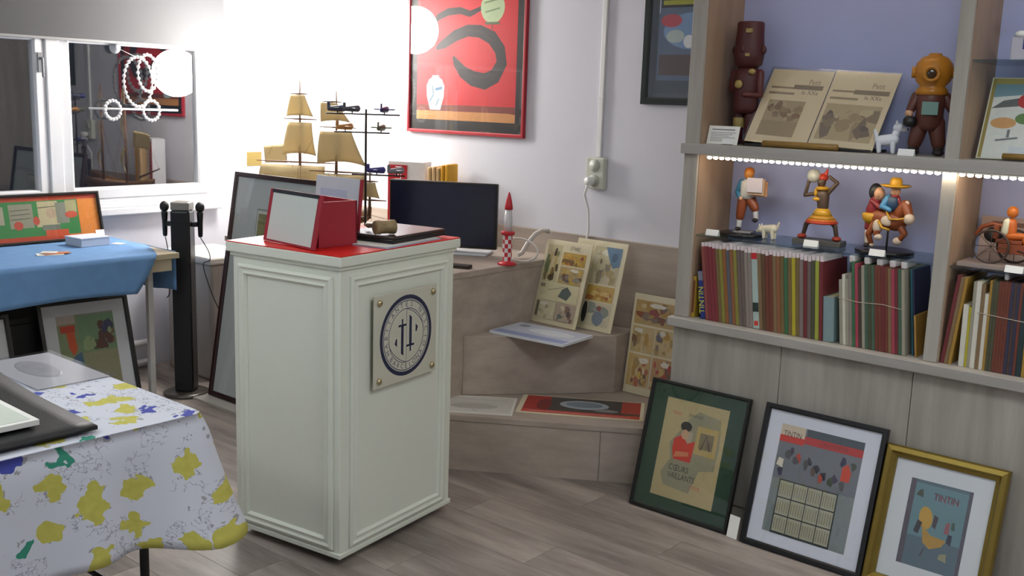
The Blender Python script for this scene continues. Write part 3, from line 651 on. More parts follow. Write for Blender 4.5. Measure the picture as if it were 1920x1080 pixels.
# ------------------------------------------------------------------ framed pictures leaning against the bookcase
framed('framed_print', 'green mounted print lettered in black and orange, leaning left of three by the bookcase', 'picture', .438, .52, .013, mat('#10120f', .35), (-1.922, 3.362, 0), 0, rad(14.5),
    mat('#153a25', .45, var=.08), .067, [('r', '#b3a276', 0, 0, 1, 1), ('p', '#8f8a70', [(.42, .84), (.55, .92), (.90, .88), (.94, .60), (.92, .38), (.70, .34), (.60, .10), (.18, .12), (.10, .24), (.22, .40), (.16, .55), (.30, .70)]),
    ('r', '#b39a5e', .56, .50, .90, .78), ('r', '#7c7052', .62, .56, .84, .72), ('l', '#4c4438', [(.66, .55), (.72, .70), (.80, .56)], .02), ('p', '#a89a84', [(.34, .56), (.50, .56), (.50, .70), (.36, .70)]), ('e', '#1d1a18', .38, .745, .09, .05),
    ('p', '#c8301c', [(.26, .40), (.54, .40), (.56, .62), (.44, .58), (.34, .66), (.22, .60), (.22, .50)]), ('p', '#c87850', [(.26, .42), (.50, .46), (.48, .50), (.28, .48)]), ('e', '#c09a78', .38, .665, .06, .05),
    ('t', '#26221e', 'C\u0152URS', .38, .315, .085, .8), ('t', '#26221e', 'VAILLANTS', .44, .235, .085, .72), ('t', '#c0603a', 'No\u00ebl', .20, .86, .05), ('t', '#5c564a', 'Journal', .50, .87, .055), ('t', '#b8683c', '1939', .68, .165, .06)], mh=.05)
PALC = ['#2c2c34', '#3c3450', '#b04028', '#4c4a4c', '#26284a', '#5c4a3c', '#3c4a34']
cal = [('r', '#6c7078', 0, 0, 1, 1), ('r', '#7c8484', 0, 0, 1, .5), ('r', '#3f4c54', .32, .93, 1, 1), ('r', '#c8b8a0', 0, .84, .30, 1), ('r', '#c42c1e', 0, .84, .30, .90), ('r', '#b02a28', .30, .86, 1, .93), ('t', '#2c2420', 'TINTIN', .15, .915, .075, .72), ('t', '#7a1418', 'CALENDRIER', .66, .895, .05, .9)]
R_ = random.Random(5)
for i in range(16):
    x, z = (.08 + .88 * ((i * .37) % 1)), .56 + .24 * ((i * .61) % 1)
    k = 7; c = R_.choice(PALC)
    cal.append(('p', c, [(x + .05 * R_.uniform(.4, 1) * cos(6.28 * j / k), z + .05 * R_.uniform(.5, 1.2) * sin(6.28 * j / k)) for j in range(k)]))
cal.append(('p', '#c8401e', [(.80, .62), (.90, .62), (.91, .70), (.86, .78), (.80, .74)])); cal.append(('p', '#d8d0c0', [(.02, .62), (.10, .60), (.10, .68), (.04, .69)]))
cal.append(('r', '#2c3434', .10, .0, .815, .50))
for i in range(4):
    for j in range(3):
        x0, z0 = .115 + i * .175, .02 + j * .16
        cal += [('r', '#a8a690', x0, z0, x0 + .163, z0 + .148)] + [('l', '#85836f', [(x0 + .02 + .03 * q, z0 + .02), (x0 + .02 + .03 * q, z0 + .125)], .012) for q in range(5)]
framed('framed_calendar', 'black framed calendar poster with white mount, middle of three by the bookcase', 'picture', .46, .53, .02, mat('#0f1013', .3), (-1.405, 3.345, 0), 0, rad(15.5),
    mat('#d3d6e0', .5, var=.02), .053, cal, mh=.045)
GOLD = mat('#8f7a3c', .33, .85, var=.15, scale=20)
cov = [('r', '#4f6470', 0, 0, 1, 1), ('r', '#4c4650', 0, 0, .09, 1), ('r', '#4a4854', .94, 0, 1, 1), ('r', '#5b8088', .09, .35, .94, .96), ('t', '#23303a', 'TINTIN', .60, .845, .11, .78), ('t', '#7a2a3c', 'TINTIN', .61, .83, .11, .78), ('p', '#3c4438', [(.12, .82), (.24, .80), (.22, .90), (.16, .88)]),
    ('e', '#b8902a', .34, .58, .11, .13, 10), ('p', '#a88228', [(.30, .50), (.46, .40), (.72, .38), (.66, .30), (.48, .24), (.36, .30)]), ('p', '#26242c', [(.18, .40), (.26, .38), (.30, .52), (.22, .54)]), ('p', '#3a2c34', [(.46, .50), (.52, .48), (.54, .62), (.47, .64)]), ('p', '#8a4a50', [(.66, .46), (.74, .46), (.73, .60), (.67, .58)]), ('p', '#262c44', [(.72, .36), (.80, .34), (.80, .46), (.73, .46)]), ('p', '#3c5244', [(.76, .52), (.82, .52), (.80, .62), (.76, .60)]), ('p', '#8c8a6c', [(.64, .16), (.78, .14), (.76, .24), (.66, .22)]), ('l', '#3c3a34', [(.40, .24), (.36, .14)], .02)]
framed('framed_print', 'gold framed print with a blue cover in white mount, right of three by the bookcase', 'picture', .402, .485, .042, GOLD, (-.972, 3.35, 0), 0, rad(16),
    mat('#ccd0d4', .5, var=.02), .058, cov, mh=.055, depth=.03, prof=[(0, 0), (0, .022), (.006, .030), (.022, .032), (.030, .022), (.040, .018), (.042, .010), (.042, 0)])
tag(MB().box(-.022, -.002, 0, .022, .002, .085, PAPER).obj('price_card', loc=(-1.672, 3.335, .001), rot=(-rad(12), 0, rad(-6))), 'small white card standing on the floor between the green and black frames', 'card')

# ------------------------------------------------------------------ books in the bookcase
BZ = .7725
def book(x, w, h, d, col, lean, label, cat='book', sleeve=True, group='row of albums', y=None, band=None):
    y = SY + .018 if y is None else y
    t = thing('album', label, cat, (x, y, BZ + max(0, w * sin(-lean))), (0, -lean, 0), group)
    m = mat(col, .45, var=.12, scale=25)
    MB().box(0, 0, 0, .0022, d, h, m).box(w - .0022, 0, 0, w, d, h, m).box(.0022, 0, 0, w - .0022, .0025, h, m).obj('cover', t, bevel=.0006)
    MB().box(.0024, .003, .003, w - .0024, d - .004, h - .003, mat('#c4b48c', .8)).obj('pages', t)
    if sleeve:
        MB().box(.001, .004, h + .0002, w - .001, d * .8, h + random.uniform(.014, .024), mat('#dccfd2', .25, var=.05)).obj('sleeve_flap', t)
    if band: MB().box(.0005, -.0006, band[1], w - .0005, 0, band[2], mat(band[0], .5)).obj('spine_band', t)
    return t
names = {'#7d3038': 'wine red', '#8a4a44': 'dusty rose', '#74603c': 'olive brown', '#8e5a30': 'rust orange', '#5a5c66': 'slate grey', '#8a5a3a': 'copper brown', '#84803a': 'olive yellow', '#6a5e58': 'grey brown', '#8c8078': 'taupe', '#5e4630': 'dark brown', '#6e3a2c': 'red brown', '#80684a': 'tan brown', '#3a6a48': 'green', '#b0a42e': 'bright yellow', '#7c706c': 'mauve grey', '#6e2c30': 'dark red', '#9aa040': 'lime yellow', '#4c4c38': 'moss green', '#9a9484': 'stone grey', '#a04050': 'rose red', '#46604e': 'sage green', '#4a3a34': 'chocolate', '#34344a': 'indigo', '#233436': 'black teal', '#a07c34': 'ochre', '#cfcabc': 'cream'}
ordn = lambda k: {1: 'first', 2: 'second', 3: 'third'}.get(k, str(k) + 'th')
row1 = ['#8a4a44', '#7d3038', '#7d3038', '#7d3038', '#74603c', '#84803a', '#8e5a30', '#5a5c66', '#8a5a3a', '#84803a', '#6a5e58', '#6a5e58', '#8c8078', '#8c8078', None, '#80684a', '#5e4630', '#6e3a2c', '#6e3a2c', '#80684a', '#8a5a3a', '#74603c', '#3a6a48', '#74603c', '#b0a42e', '#74603c', '#7c706c', '#6e2c30', '#6a5e58', '#4c4c38', '#9aa040', '#6e2c30']
x = -1.945; n = len(row1); tot = .482
ws = [.0145 if c else .024 for c in row1]; k_ = tot / sum(ws)
for i, c in enumerate(row1):
    w = ws[i] * k_; f = i / (n - 1); ln = rad(8.5 - 4.0 * f); h = .291 - .004 * f + random.uniform(-.004, .004)
    if c is None:
        b = book(x, w, .290, .22, '#a9bab4', ln, 'wide pale teal album with a red cap in the long sleeved row', band=('#22302c', .065, .10))
        MB().box(.0005, -.0006, .266, w - .0005, 0, .2895, mat('#b8242c', .5)).obj('red_cap', b)
        MB().box(.004, -.0006, .012, w - .004, 0, .03, mat('#c8382c', .5)).obj('spine_mark', b)
    else: book(x, w * .96, h, .22, c, ln, f'{names[c]} album, {ordn(i + 1)} from the left in the long sleeved row', group='albums in the long sleeved row')
    x += w
bt = thing('paperback', 'small yellow paperback at the left end of the shelf', 'book', (XL + .065, SY + .02, BZ), (0, 0, 0))
MB().box(0, 0, 0, .013, .12, .165, mat('#a88a2c', .45, var=.2, scale=60)).obj('cover', bt, bevel=.001); MB().box(.002, -.0005, .02, .011, 0, .15, mat('#6e3a24', .5)).obj('spine_print', bt)
bt = thing('video_case', 'blue case with yellow spine lettering at the left end of the shelf', 'case', (-1.971, SY + .022, BZ), (0, -rad(8), 0))
MB().box(0, 0, 0, .022, .13, .19, mat('#20347c', .35)).obj('case', bt, bevel=.002); MB().box(.001, -.0006, .152, .021, 0, .188, mat('#7c7c8c', .4)).obj('spine_label', bt)
lt = MB(); lt.mesh(textmesh('TINTIN'), Matrix.Translation((.011, -.001, .075)) @ Matrix.Rotation(-pi / 2, 4, 'Y') @ FRONT @ Matrix.Scale(.033, 4), mat('#d0c83c', .5)); lt.obj('lettering', bt)
# middle group
t = book(-1.461, .040, .165, .17, '#7e9496', rad(4.5), 'short pale blue-grey album between the two sleeved rows', sleeve=False, group='loose albums')
t = book(-1.448, .016, .30, .05, '#2a2620', rad(3), 'black album set back behind the short blue-grey one', sleeve=False, group='loose albums', y=SB - .07)
row2 = [('#9a9484', .235), ('#cfcabc', .255), ('#9a9484', .24), ('#8c8078', .262), ('#3a6a48', .305), ('#a04050', .30), ('#4a3a34', .285), ('#9a9484', .295), ('#46604e', .30), ('#4c4c38', .298), ('#46604e', .30), ('#6e3a2c', .302), ('#6e3a2c', .30), ('#6e2c30', .302), ('#6e3a2c', .30), ('#80684a', .298), ('#a04050', .295), ('#6e2c30', .30), ('#46604e', .30), ('#9a9484', .298)]
x = -1.398; w = .235 / len(row2)
for i, (c, h) in enumerate(row2):
    book(x, w * .95, h, .22, c, rad(6.0), f'{names[c]} album, {ordn(i + 1)} from the left in the tied group by the divider', sleeve=False, group='albums tied in the middle group')
    x += w
for i, xx in enumerate((-1.39, -1.335, -1.29, -1.245, -1.205)):
    tag(MB().box(-.011, 0, 0, .011, .10, .026, mat('#e2d4d4', .3)).obj('plastic_tab', loc=(xx, SY + .04, BZ + .297), rot=(0, rad(-6), 0), bevel=.006), f'{ordn(i + 1)} white plastic tab from the left poking above the tied albums', 'tab', 'plastic tabs above the tied albums')
t = thing('leaning_album', 'teal album leaning open-faced at the right of the tied group', 'book', (-1.152, SY + .05, BZ), (0, -rad(6.5), rad(0)), 'loose albums')
MB().box(0, 0, 0, .006, .17, .30, mat('#1f5a66', .45, var=.2, scale=15)).box(.0062, .002, .002, .012, .168, .298, mat('#2a2c4c', .45, var=.3, scale=12)).obj('cover', t)
t = thing('leaning_album', 'low ochre album leaning on the teal one beside the divider', 'book', (-1.134, SY + .03, BZ), (0, -rad(7), 0), 'loose albums')
MB().box(0, 0, 0, .006, .19, .145, mat('#a8803a', .5, var=.2, scale=18)).obj('cover', t)
# right bay
row3 = [('#6e2c30', .305, .012), ('#80684a', .30, .012), ('#a07c34', .30, .010)]
x = -1.046
for i, (c, h, w) in enumerate(row3):
    book(x, w, h, .22, c, rad(-5), f'{names[c]} album leaning right, {ordn(i + 1)} beside the divider in the right bay', sleeve=False, group='albums leaning beside the divider'); x += w * 1.05
row4 = [('#cfcabc', .21, .018), ('#b0a42e', .205, .008), ('#9a9484', .29, .010), ('#cfcabc', .292, .016), ('#80684a', .285, .012), ('#cfcabc', .255, .012), ('#a07c34', .30, .008), ('#4c4c38', .30, .010), ('#4c4c38', .298, .010), ('#6e3a2c', .30, .009), ('#6e3a2c', .30, .009), ('#6e3a2c', .302, .009), ('#6e3a2c', .30, .009), ('#34344a', .30, .010), ('#4a3a34', .30, .009), ('#34344a', .30, .009), ('#6e3a2c', .302, .009), ('#233436', .298, .018), ('#a07c34', .30, .012), ('#6e3a2c', .30, .012), ('#4c4c38', .30, .012), ('#80684a', .30, .012), ('#34344a', .30, .014), ('#6e2c30', .30, .014)]
x = -.987
for i, (c, h, w) in enumerate(row4):
    book(x, w * .96, h, .22, c, rad(1.0), f'{names[c]} album, {ordn(i + 1)} from the left in the upright right-bay row', sleeve=False, group='albums in the right bay'); x += w
for i, xx in enumerate((-.875, -.815)):
    tag(MB().box(-.007, 0, 0, .007, .10, .024, mat('#d8d0d2', .3)).obj('plastic_tab', loc=(xx, SY + .04, BZ + .3035), bevel=.005), f'{ordn(i + 1)} white plastic tab from the left above the right-bay albums', 'tab', 'plastic tabs above the right-bay albums')

# ------------------------------------------------------------------ things on the middle shelf (z 1.457)
UZ = 1.4573
def figure(name, label, loc, parts, rz=0, cat='figurine', group=None):
    """parts: name -> (material, [primitives]) in centimetres, x right, y back, z up"""
    t = thing(name, label, cat, loc, (0, 0, rz), group)
    for nm, (m, prims) in parts.items():
        b = MB(); q = .01
        for p in prims:
            k = p[0]; mm = p[-1] if isinstance(p[-1], bpy.types.Material) else m
            P = [x for x in p[1:] if not isinstance(x, bpy.types.Material)]
            if k == 'c': b.cap([x * q for x in P[0]], [x * q for x in P[1]], P[2] * q, P[3] * q, mm, 10)
            elif k == 's': b.ell([x * q for x in P[0]], [x * q for x in P[1]] if hasattr(P[1], '__len__') else P[1] * q, mm)
            elif k == 'b': b.box(*[x * q for x in P[0]], mm)
            elif k == 'l': b.lathe([(r * q, z * q) for r, z in P[0]], [x * q for x in P[1]], mm, 22, axis=P[2] if len(P) > 2 else 'z')
            elif k == 't': b.tube([[x * q for x in v] for v in P[0]], P[1] * q, mm, 8, P[2] if len(P) > 2 else False)
        b.obj(nm.split('#')[0], t, bevel=.0015 if any(p[0] == 'b' for p in prims) else 0)
    return t
D = lambda c, r=.45, **k: mat(c, r, var=.06, **k)
SKIN = D('#c99a78'); WOODR = D('#481a1b', .5); GOLDP = D('#a08a50', .4)
figure('carved_idol', 'dark red carved wooden idol with gold marks, arms folded, left on the middle shelf', (-1.917, 3.665, UZ), {
    'legs': (WOODR, [('c', (-2, 0, 1.5), (-2, 0, 13), 1.5, 2.0), ('c', (2, 0, 1.5), (2, 0, 13), 1.5, 2.0), ('s', (-2.1, -1.2, 1.1), (1.8, 3, 1.1)), ('s', (2.1, -1.2, 1.1), (1.8, 3, 1.1))]),
    'torso': (WOODR, [('l', [(3.6, 12), (4.3, 14), (4.2, 18), (4.6, 24), (4.4, 28), (2.6, 30)], (0, 0, 0))]),
    'arm': (D('#561f1e'), [('c', (-4.6, 0, 27.5), (-5.2, -.5, 21), 1.4, 1.2), ('c', (-5.2, -.5, 21), (-.5, -4.4, 22.5), 1.2, 1.1)]),
    'arm#2': (D('#561f1e'), [('c', (4.6, 0, 27.5), (5.2, -.5, 19), 1.4, 1.2), ('c', (5.2, -.5, 19), (1.5, -4.2, 19.2), 1.2, 1.1)]),
    'head': (WOODR, [('l', [(2.8, 29), (4.6, 30.6), (5.1, 34), (4.9, 38), (4.6, 42), (4.5, 46), (4.1, 46.6), (.5, 46.6)], (0, 0, 0)), ('s', (0, -4.4, 36), (.9, 1.2, 1.5)), ('s', (-5.2, 0, 36), (1.0, 1, 1.7)), ('s', (5.2, 0, 36), (1.0, 1, 1.7)), ('s', (0, -4.2, 33), (1.8, .8, .6))]),
    'gold_mark': (GOLDP, [('b', (.6, -4.9, 42.2, 2.8, -4.0, 43.8))]), 'gold_mark#2': (GOLDP, [('b', (1.0, -5.2, 33.5, 2.6, -4.4, 34.6))]), 'gold_mark#3': (GOLDP, [('s', (-.6, -5.0, 23), (1.5, .7, 1.6))]), 'gold_mark#4': (GOLDP, [('s', (3.4, -3.8, 27.8), (1.3, .9, 1.1))]), 'leg_band': (GOLDP, [('l', [(1.9, 6.5), (2.0, 7), (2.0, 10), (1.9, 10.4)], (-2, 0, 0))])}).scale = (1.15, 1.1, 1)
cd = thing('caption_card', 'white printed caption card in front of the dark red idol', 'card', (-1.943, 3.545, UZ), (-rad(14), 0, 0))
MB().box(-.066, -.002, 0, .066, 0, .072, PAPER).obj('card', cd)
art(MB(), .132, .072, [('l', '#6c6c70', [(.12, .80), (.86, .80)], .03)] + [('l', '#8a8a90', [(.1, .64 - .09 * i), (.9 - .1 * (i % 3), .64 - .09 * i)], .018) for i in range(6)], .0022).obj('print', cd, (0, 0, .036))
MB().box(.005, -.010, .001, .05, -.003, .02, WHITE).obj('price_tab', cd)
# open newspaper pages on a low stand
ns = thing('newspaper_display', 'two tan newspaper pages in a clear sleeve on a low stand', 'newspaper', (-1.618, 3.585, UZ), (0, 0, rad(0)))
MB().box(-.245, -.02, 0, .245, .14, .010, BLACK).obj('stand', ns, bevel=.002)
MB().lathe([(.008, -.14), (.012, -.138), (.012, .15), (.008, .152)], (-.02, -.028, .0125), mat('#8a6a30', .45, var=.2, scale=50), 14, axis='x').obj('front_bar', ns)
NP = '#efdeb6'
def npage(cx, w, h, els, dz, skew):
    b = MB(); L = rad(32)
    b.M = Matrix.Translation((cx, -.006 + dz, .0125)) @ Matrix.Rotation(-L, 4, 'X') @ Matrix.Rotation(rad(skew), 4, 'Y')
    b.box(-w / 2, -.002, 0, w / 2, 0, h, mat(NP, .75, var=.07, scale=14)); o = b.obj('page', ns)
    a = MB(); a.M = b.M @ Matrix.Translation((0, 0, h / 2)); art(a, w, h, els, .0022, .7).obj('print', o)
    return o
G1, G2 = '#8a7a5e', '#a08e6e'
npage(-.125, .25, .325, [('r', G2, .08, .74, .62, .765), ('t', G1, 'Petit', .76, .84, .10, .8), ('r', G1, .45, .74, .92, .80), ('t', '#6e604a', 'le XXe', .74, .70, .08, .9), ('r', G2, .08, .66, .5, .69), ('r', '#a8966e', .14, .10, .74, .30)] + panel(.14, .30, .74, .58, '#b7a57c', ['#a08a62', '#8a6c4c', '#94825e', '#c2b188', '#7e5c46'], 14, 41, False), 0, 3)
npage(.125, .245, .318, [('r', G2, .06, .72, .5, .745), ('t', G1, 'Petit', .74, .82, .10, .8), ('r', G1, .40, .70, .94, .76), ('t', '#6e604a', 'le XXe', .72, .66, .08, .9), ('r', G2, .06, .62, .5, .65)] + panel(.06, .08, .92, .56, '#c2b086', ['#7c6c5c', '#a8956e', '#8e7c60', '#d0c198', '#5e5248'], 16, 42, False), .006, 3)
b = MB(); b.M = Matrix.Translation((0, -.014, .0125)) @ Matrix.Rotation(-rad(32), 4, 'X') @ Matrix.Rotation(rad(3), 4, 'Y')
b.box(-.255, -.002, .0, .255, -.0012, .33, PLASTIC).obj('clear_sleeve', ns)
def dog(name, label, loc, rz, col, head_down=False, sc=1.0, sit=False):
    m = D(col, .5)
    k = sc
    S3 = lambda *v: tuple(x * k for x in v)
    hd = (-4.6, 0, 4.2) if head_down else (3.6, 0, 9.4)
    P = {'body': (m, [('c', S3(-2.4, 0, 4.6), S3(2.2, 0, 5.2), 1.9 * k, 2.1 * k)] + ([('c', S3(2.4, 0, 6), S3(3.4, 0, 8.6), 1.5 * k, 1.2 * k)] if not head_down else [('c', S3(-2.6, 0, 5), S3(-4.2, 0, 4.4), 1.6 * k, 1.3 * k)])),
         'head': (m, [('s', S3(*hd), S3(1.9, 1.6, 1.7)), ('c', S3(hd[0] + (1.4 if not head_down else -1.2), 0, hd[2] - .4), S3(hd[0] + (2.6 if not head_down else -2.2), 0, hd[2] - (.6 if not head_down else 1.2)), 1.0 * k, .7 * k), ('c', S3(hd[0] - .5, .9, hd[2] + 1.2), S3(hd[0] - .7, 1.1, hd[2] + 2.4), .6 * k, .3 * k), ('c', S3(hd[0] - .5, -.9, hd[2] + 1.2), S3(hd[0] - .7, -1.1, hd[2] + 2.4), .6 * k, .3 * k)]),
         'nose': (BLACK, [('s', S3(hd[0] + (3.2 if not head_down else -2.7), 0, hd[2] - (.4 if not head_down else 1.4)), .4 * k)]),
         'tail': (m, [('c', S3(-3.6 if not head_down else 4.0, 0, 5.6), S3(-4.4 if not head_down else 5.0, 0, 8.2), .8 * k, .5 * k)])}
    for i, (x, y) in enumerate(((-2.6, -1), (-2.6, 1), (2.2, -1), (2.2, 1))): P[f'leg#{i}'] = (m, [('c', S3(x, y, 4.2), S3(x + .2, y, .75), 1.0 * k, .75 * k)])
    return figure(name, label, loc, P, rz, 'figurine')
dog('dog_figurine', 'white standing dog figurine beside the diver', (-1.332, 3.606, UZ), rad(15), '#d8dbe2', sc=.96)
BR = D('#5a3026', .5); HEL = D('#b5761c', .38)
figure('diver_figurine', 'brown suited deep-sea diver figurine with yellow helmet', (-1.205, 3.635, UZ), {
    'boot': (D('#2a2322'), [('s', (-4.0, -1.4, 1.2), (2.0, 3.2, 1.2)), ('c', (-4.0, 0, 2), (-3.8, 0, 3.6), 1.8, 1.7)]), 'boot#2': (D('#2a2322'), [('s', (4.0, -1.4, 1.2), (2.0, 3.2, 1.2)), ('c', (4, 0, 2), (3.8, 0, 3.6), 1.8, 1.7)]),
    'trousers': (BR, [('c', (-3.8, 0, 4.2), (-2.4, 0, 11), 2.3, 3.0), ('c', (3.8, 0, 4.2), (2.4, 0, 11), 2.3, 3.0)]),
    'jacket': (BR, [('l', [(3.2, 8.5), (4.6, 10.5), (4.5, 15), (5.0, 19), (4.4, 21.5), (2.8, 22.5)], (0, 0, 0)), ('c', (-4.6, 0, 19.8), (-6.2, -1, 15.4), 1.9, 1.5), ('c', (4.6, 0, 19.8), (7.0, -.6, 15.8), 1.9, 1.5)]),
    'hand': (SKIN, [('s', (-6.5, -1.6, 14.2), (1.4, 1.2, 1.3)), ('c', (-6.6, -2.2, 14.0), (-5.8, -2.6, 13.2), .45, .4)]), 'hand#2': (SKIN, [('s', (7.3, -.8, 14.4), (1.3, 1.1, 1.4)), ('c', (7.6, -1.2, 14.0), (8.0, -1.6, 13.0), .45, .4)]),
    'chest_plate': (D('#6f9088'), [('b', (-2.6, -5.6, 13.8, 2.6, -4.7, 18.2))]),
    'weight': (BLACK, [('l', [(1.2, 9.6), (2.2, 10.2), (2.3, 12.0), (1.6, 13.0), (.6, 13.4)], (-6.0, -2.4, 0))]),
    'helmet': (HEL, [('l', [(3.0, 20.0), (5.4, 20.8), (5.0, 22.4), (4.0, 23.4), (5.6, 25.2), (6.3, 28), (5.8, 31), (4.2, 33), (2.2, 33.8), (2.0, 34.4), (.4, 34.4)], (0, 0, 0)),
               ('l', [(2.6, -5.4), (2.8, -6.8), (2.0, -7.0), (1.9, -6.5)], (-.6, 0, 27.4), 'y'), ('l', [(1.8, 5.4), (2.0, 6.9), (1.4, 7.0)], (0, 0, 28), 'x'), ('l', [(1.8, -5.4), (2.0, -6.9), (1.4, -7.0)], (0, 0, 28), 'x')]),
    'window': (D('#3a2412', .2), [('s', (-.6, -6.2, 27.4), (1.9, .6, 1.9))])}, rz=rad(18))
def tent(label, loc, rz=0, w=.055, h=.024):
    t = thing('price_tag', label, 'tag', loc, (0, 0, rz), 'white price tags on the bookcase')
    MB().box(-w / 2, 0, 0, w / 2, .0015, h, WHITE).obj('front_face', t, (0, 0, 0), (-rad(20), 0, 0), bevel=.0005)
    MB().box(-w / 2, -.0015, 0, w / 2, 0, h, WHITE).obj('rear_face', t, (0, .0185, 0), (rad(20), 0, 0), bevel=.0005)
tent('white price tag in front of the diver figurine', (-1.235, 3.525, UZ))
ab = thing('display_album', 'white covered comic album on a stand in the right bay', 'book', (-.915, 3.60, UZ), (-rad(20), 0, 0))
MB().box(-.115, 0, .004, .115, .008, .285, mat('#c8c4b0', .5)).obj('album', ab)
art(MB(), .222, .275, [('r', '#c9cbc4', 0, 0, 1, 1), ('r', '#9a8a4a', 0, .93, 1, 1), ('r', '#8c7c40', 0, 0, .05, 1), ('p', '#6c8a92', [(.05, .93), (.6, .93), (.5, .80), (.05, .76)]), ('p', '#5a5c5c', [(.05, .62), (.5, .66), (.44, .76), (.2, .72)]), ('e', '#b02a2a', .52, .72, .12, .09), ('e', '#c0905c', .26, .44, .18, .07), ('e', '#5c7a44', .55, .50, .14, .07), ('l', '#6c6e70', [(.2, .22), (.5, .26)], .03), ('l', '#6c6e70', [(.36, .36), (.36, .26)], .04), ('r', '#bfc4c8', .4, .05, .95, .15)], .0003).obj('cover_print', ab, (0, 0, .1445))
MB().lathe([(.006, -.06), (.010, -.058), (.010, .09), (.006, .092)], (.03, -.016, .010), mat('#8a6a30', .45, var=.2), 12, axis='x').obj('front_bar', ab)
t = thing('figure_box', 'small white and blue boxed figure on the upper glass shelf', 'box', (-.905, 3.63, 1.7763))
MB().box(-.055, -.03, 0, .06, .05, .075, mat('#b8b4c0', .5)).obj('box', t, bevel=.003); MB().box(-.02, -.031, .035, .059, -.0302, .074, mat('#232c6c', .4)).obj('blue_panel', t); MB().ell((-.03, -.02, .082), (.02, .02, .012), WHITE).obj('lid_knob', t)
pl_ = figure('toy_aeroplane', 'green toy aeroplane hanging at the top of the right bay', (-.875, 3.62, 1.952), {'fuselage': (D('#3c7a5a'), [('c', (-4, 0, 0), (5, 0, 0), 1.2, 1.6)]), 'wing': (D('#3c7a5a'), [('b', (-1, -6, -.4, 2, 6, 0))]), 'propeller': (D('#3a2a28'), [('b', (-5.6, -.4, -2.2, -5.2, .4, 2.2))]), 'thread': (WHITE, [('t', [(0, 0, 1), (0, 0, 45.6)], .06)])}, cat='toy')

# ------------------------------------------------------------------ figurines on the glass shelf (z 1.105)
GZ = 1.1053
SH = D('#c9c6c0'); TR = D('#7c3c1c'); SOCK = D('#c6c4c4'); DKS = D('#241c1a')
figure('running_figurine', 'figurine in brown trousers running with an armful of newspapers', (-1.875, 3.655, GZ), {
    'base_disc': (D('#161618', .25), [('l', [(8.6, 0), (9.0, .2), (9.0, .9), (8.6, 1.1)], (-.6, 0, 0))]), 'base_plate': (D('#8c8a88', .3), [('b', (-4.0, -3, 1.1, 3.0, 2, 1.7))]),
    'shoe': (DKS, [('s', (-2.6, -.6, 2.5), (1.1, 2.0, .8))]), 'shoe#2': (DKS, [('s', (4.2, -1.2, 6.4), (1.1, 1.9, .9))]),
    'sock': (SOCK, [('c', (-2.6, 0, 3.0), (-2.4, 0, 7), .95, 1.15)]), 'sock#2': (SOCK, [('c', (4.2, -.6, 7.2), (3.8, -.8, 10.4), .95, 1.15)]),
    'trousers': (TR, [('c', (-2.3, 0, 7.2), (-1.6, 0, 14.2), 1.7, 2.2), ('c', (3.6, -.8, 11), (1.4, 0, 14.2), 1.7, 2.2), ('s', (0, 0, 14.6), (3.0, 2.0, 1.8))]),
    'shirt': (SH, [('l', [(2.6, 14.5), (3.1, 16), (3.0, 19), (2.8, 21), (1.4, 22)], (.2, 0, 0))]),
    'sleeve': (D('#2f6a8c'), [('c', (-2.6, .2, 20.6), (-4.2, .6, 16.8), 1.3, 1.1), ('c', (-4.2, .6, 16.8), (-2.6, -1.6, 15), 1.1, .9)]),
    'hand': (SKIN, [('s', (-2.0, -2.0, 14.6), (.8, .7, .8))]), 'head': (D('#b9762e'), [('s', (.2, -.3, 24.0), (1.9, 2.0, 2.2)), ('c', (.2, 0, 21.6), (.2, 0, 22.6), 1.0, 1.0), ('s', (.2, -2.2, 23.8), (.4, .5, .5))]), 'hair': (D('#a85c1c'), [('s', (.2, .3, 25.0), (2.0, 2.0, 1.7))]),
    'newspaper_bundle': (D('#c9a684'), [('b', (1.4, -4.4, 16.4, 7.6, -2.6, 22.6)), ('b', (1.0, -5.2, 17.4, 7.2, -4.5, 23.0), D('#b8b0b8')), ('b', (2.4, -2.5, 15.8, 8.4, -1.6, 21.6), D('#b98a64'))])}, rz=rad(10))
dog('dog_figurine', 'cream dog figurine with lowered head behind the running figurine', (-1.758, 3.63, GZ), rad(-8), '#cfc8b4', True, .80)
SKD = D('#4a3a2e'); YEL = D('#c09022')
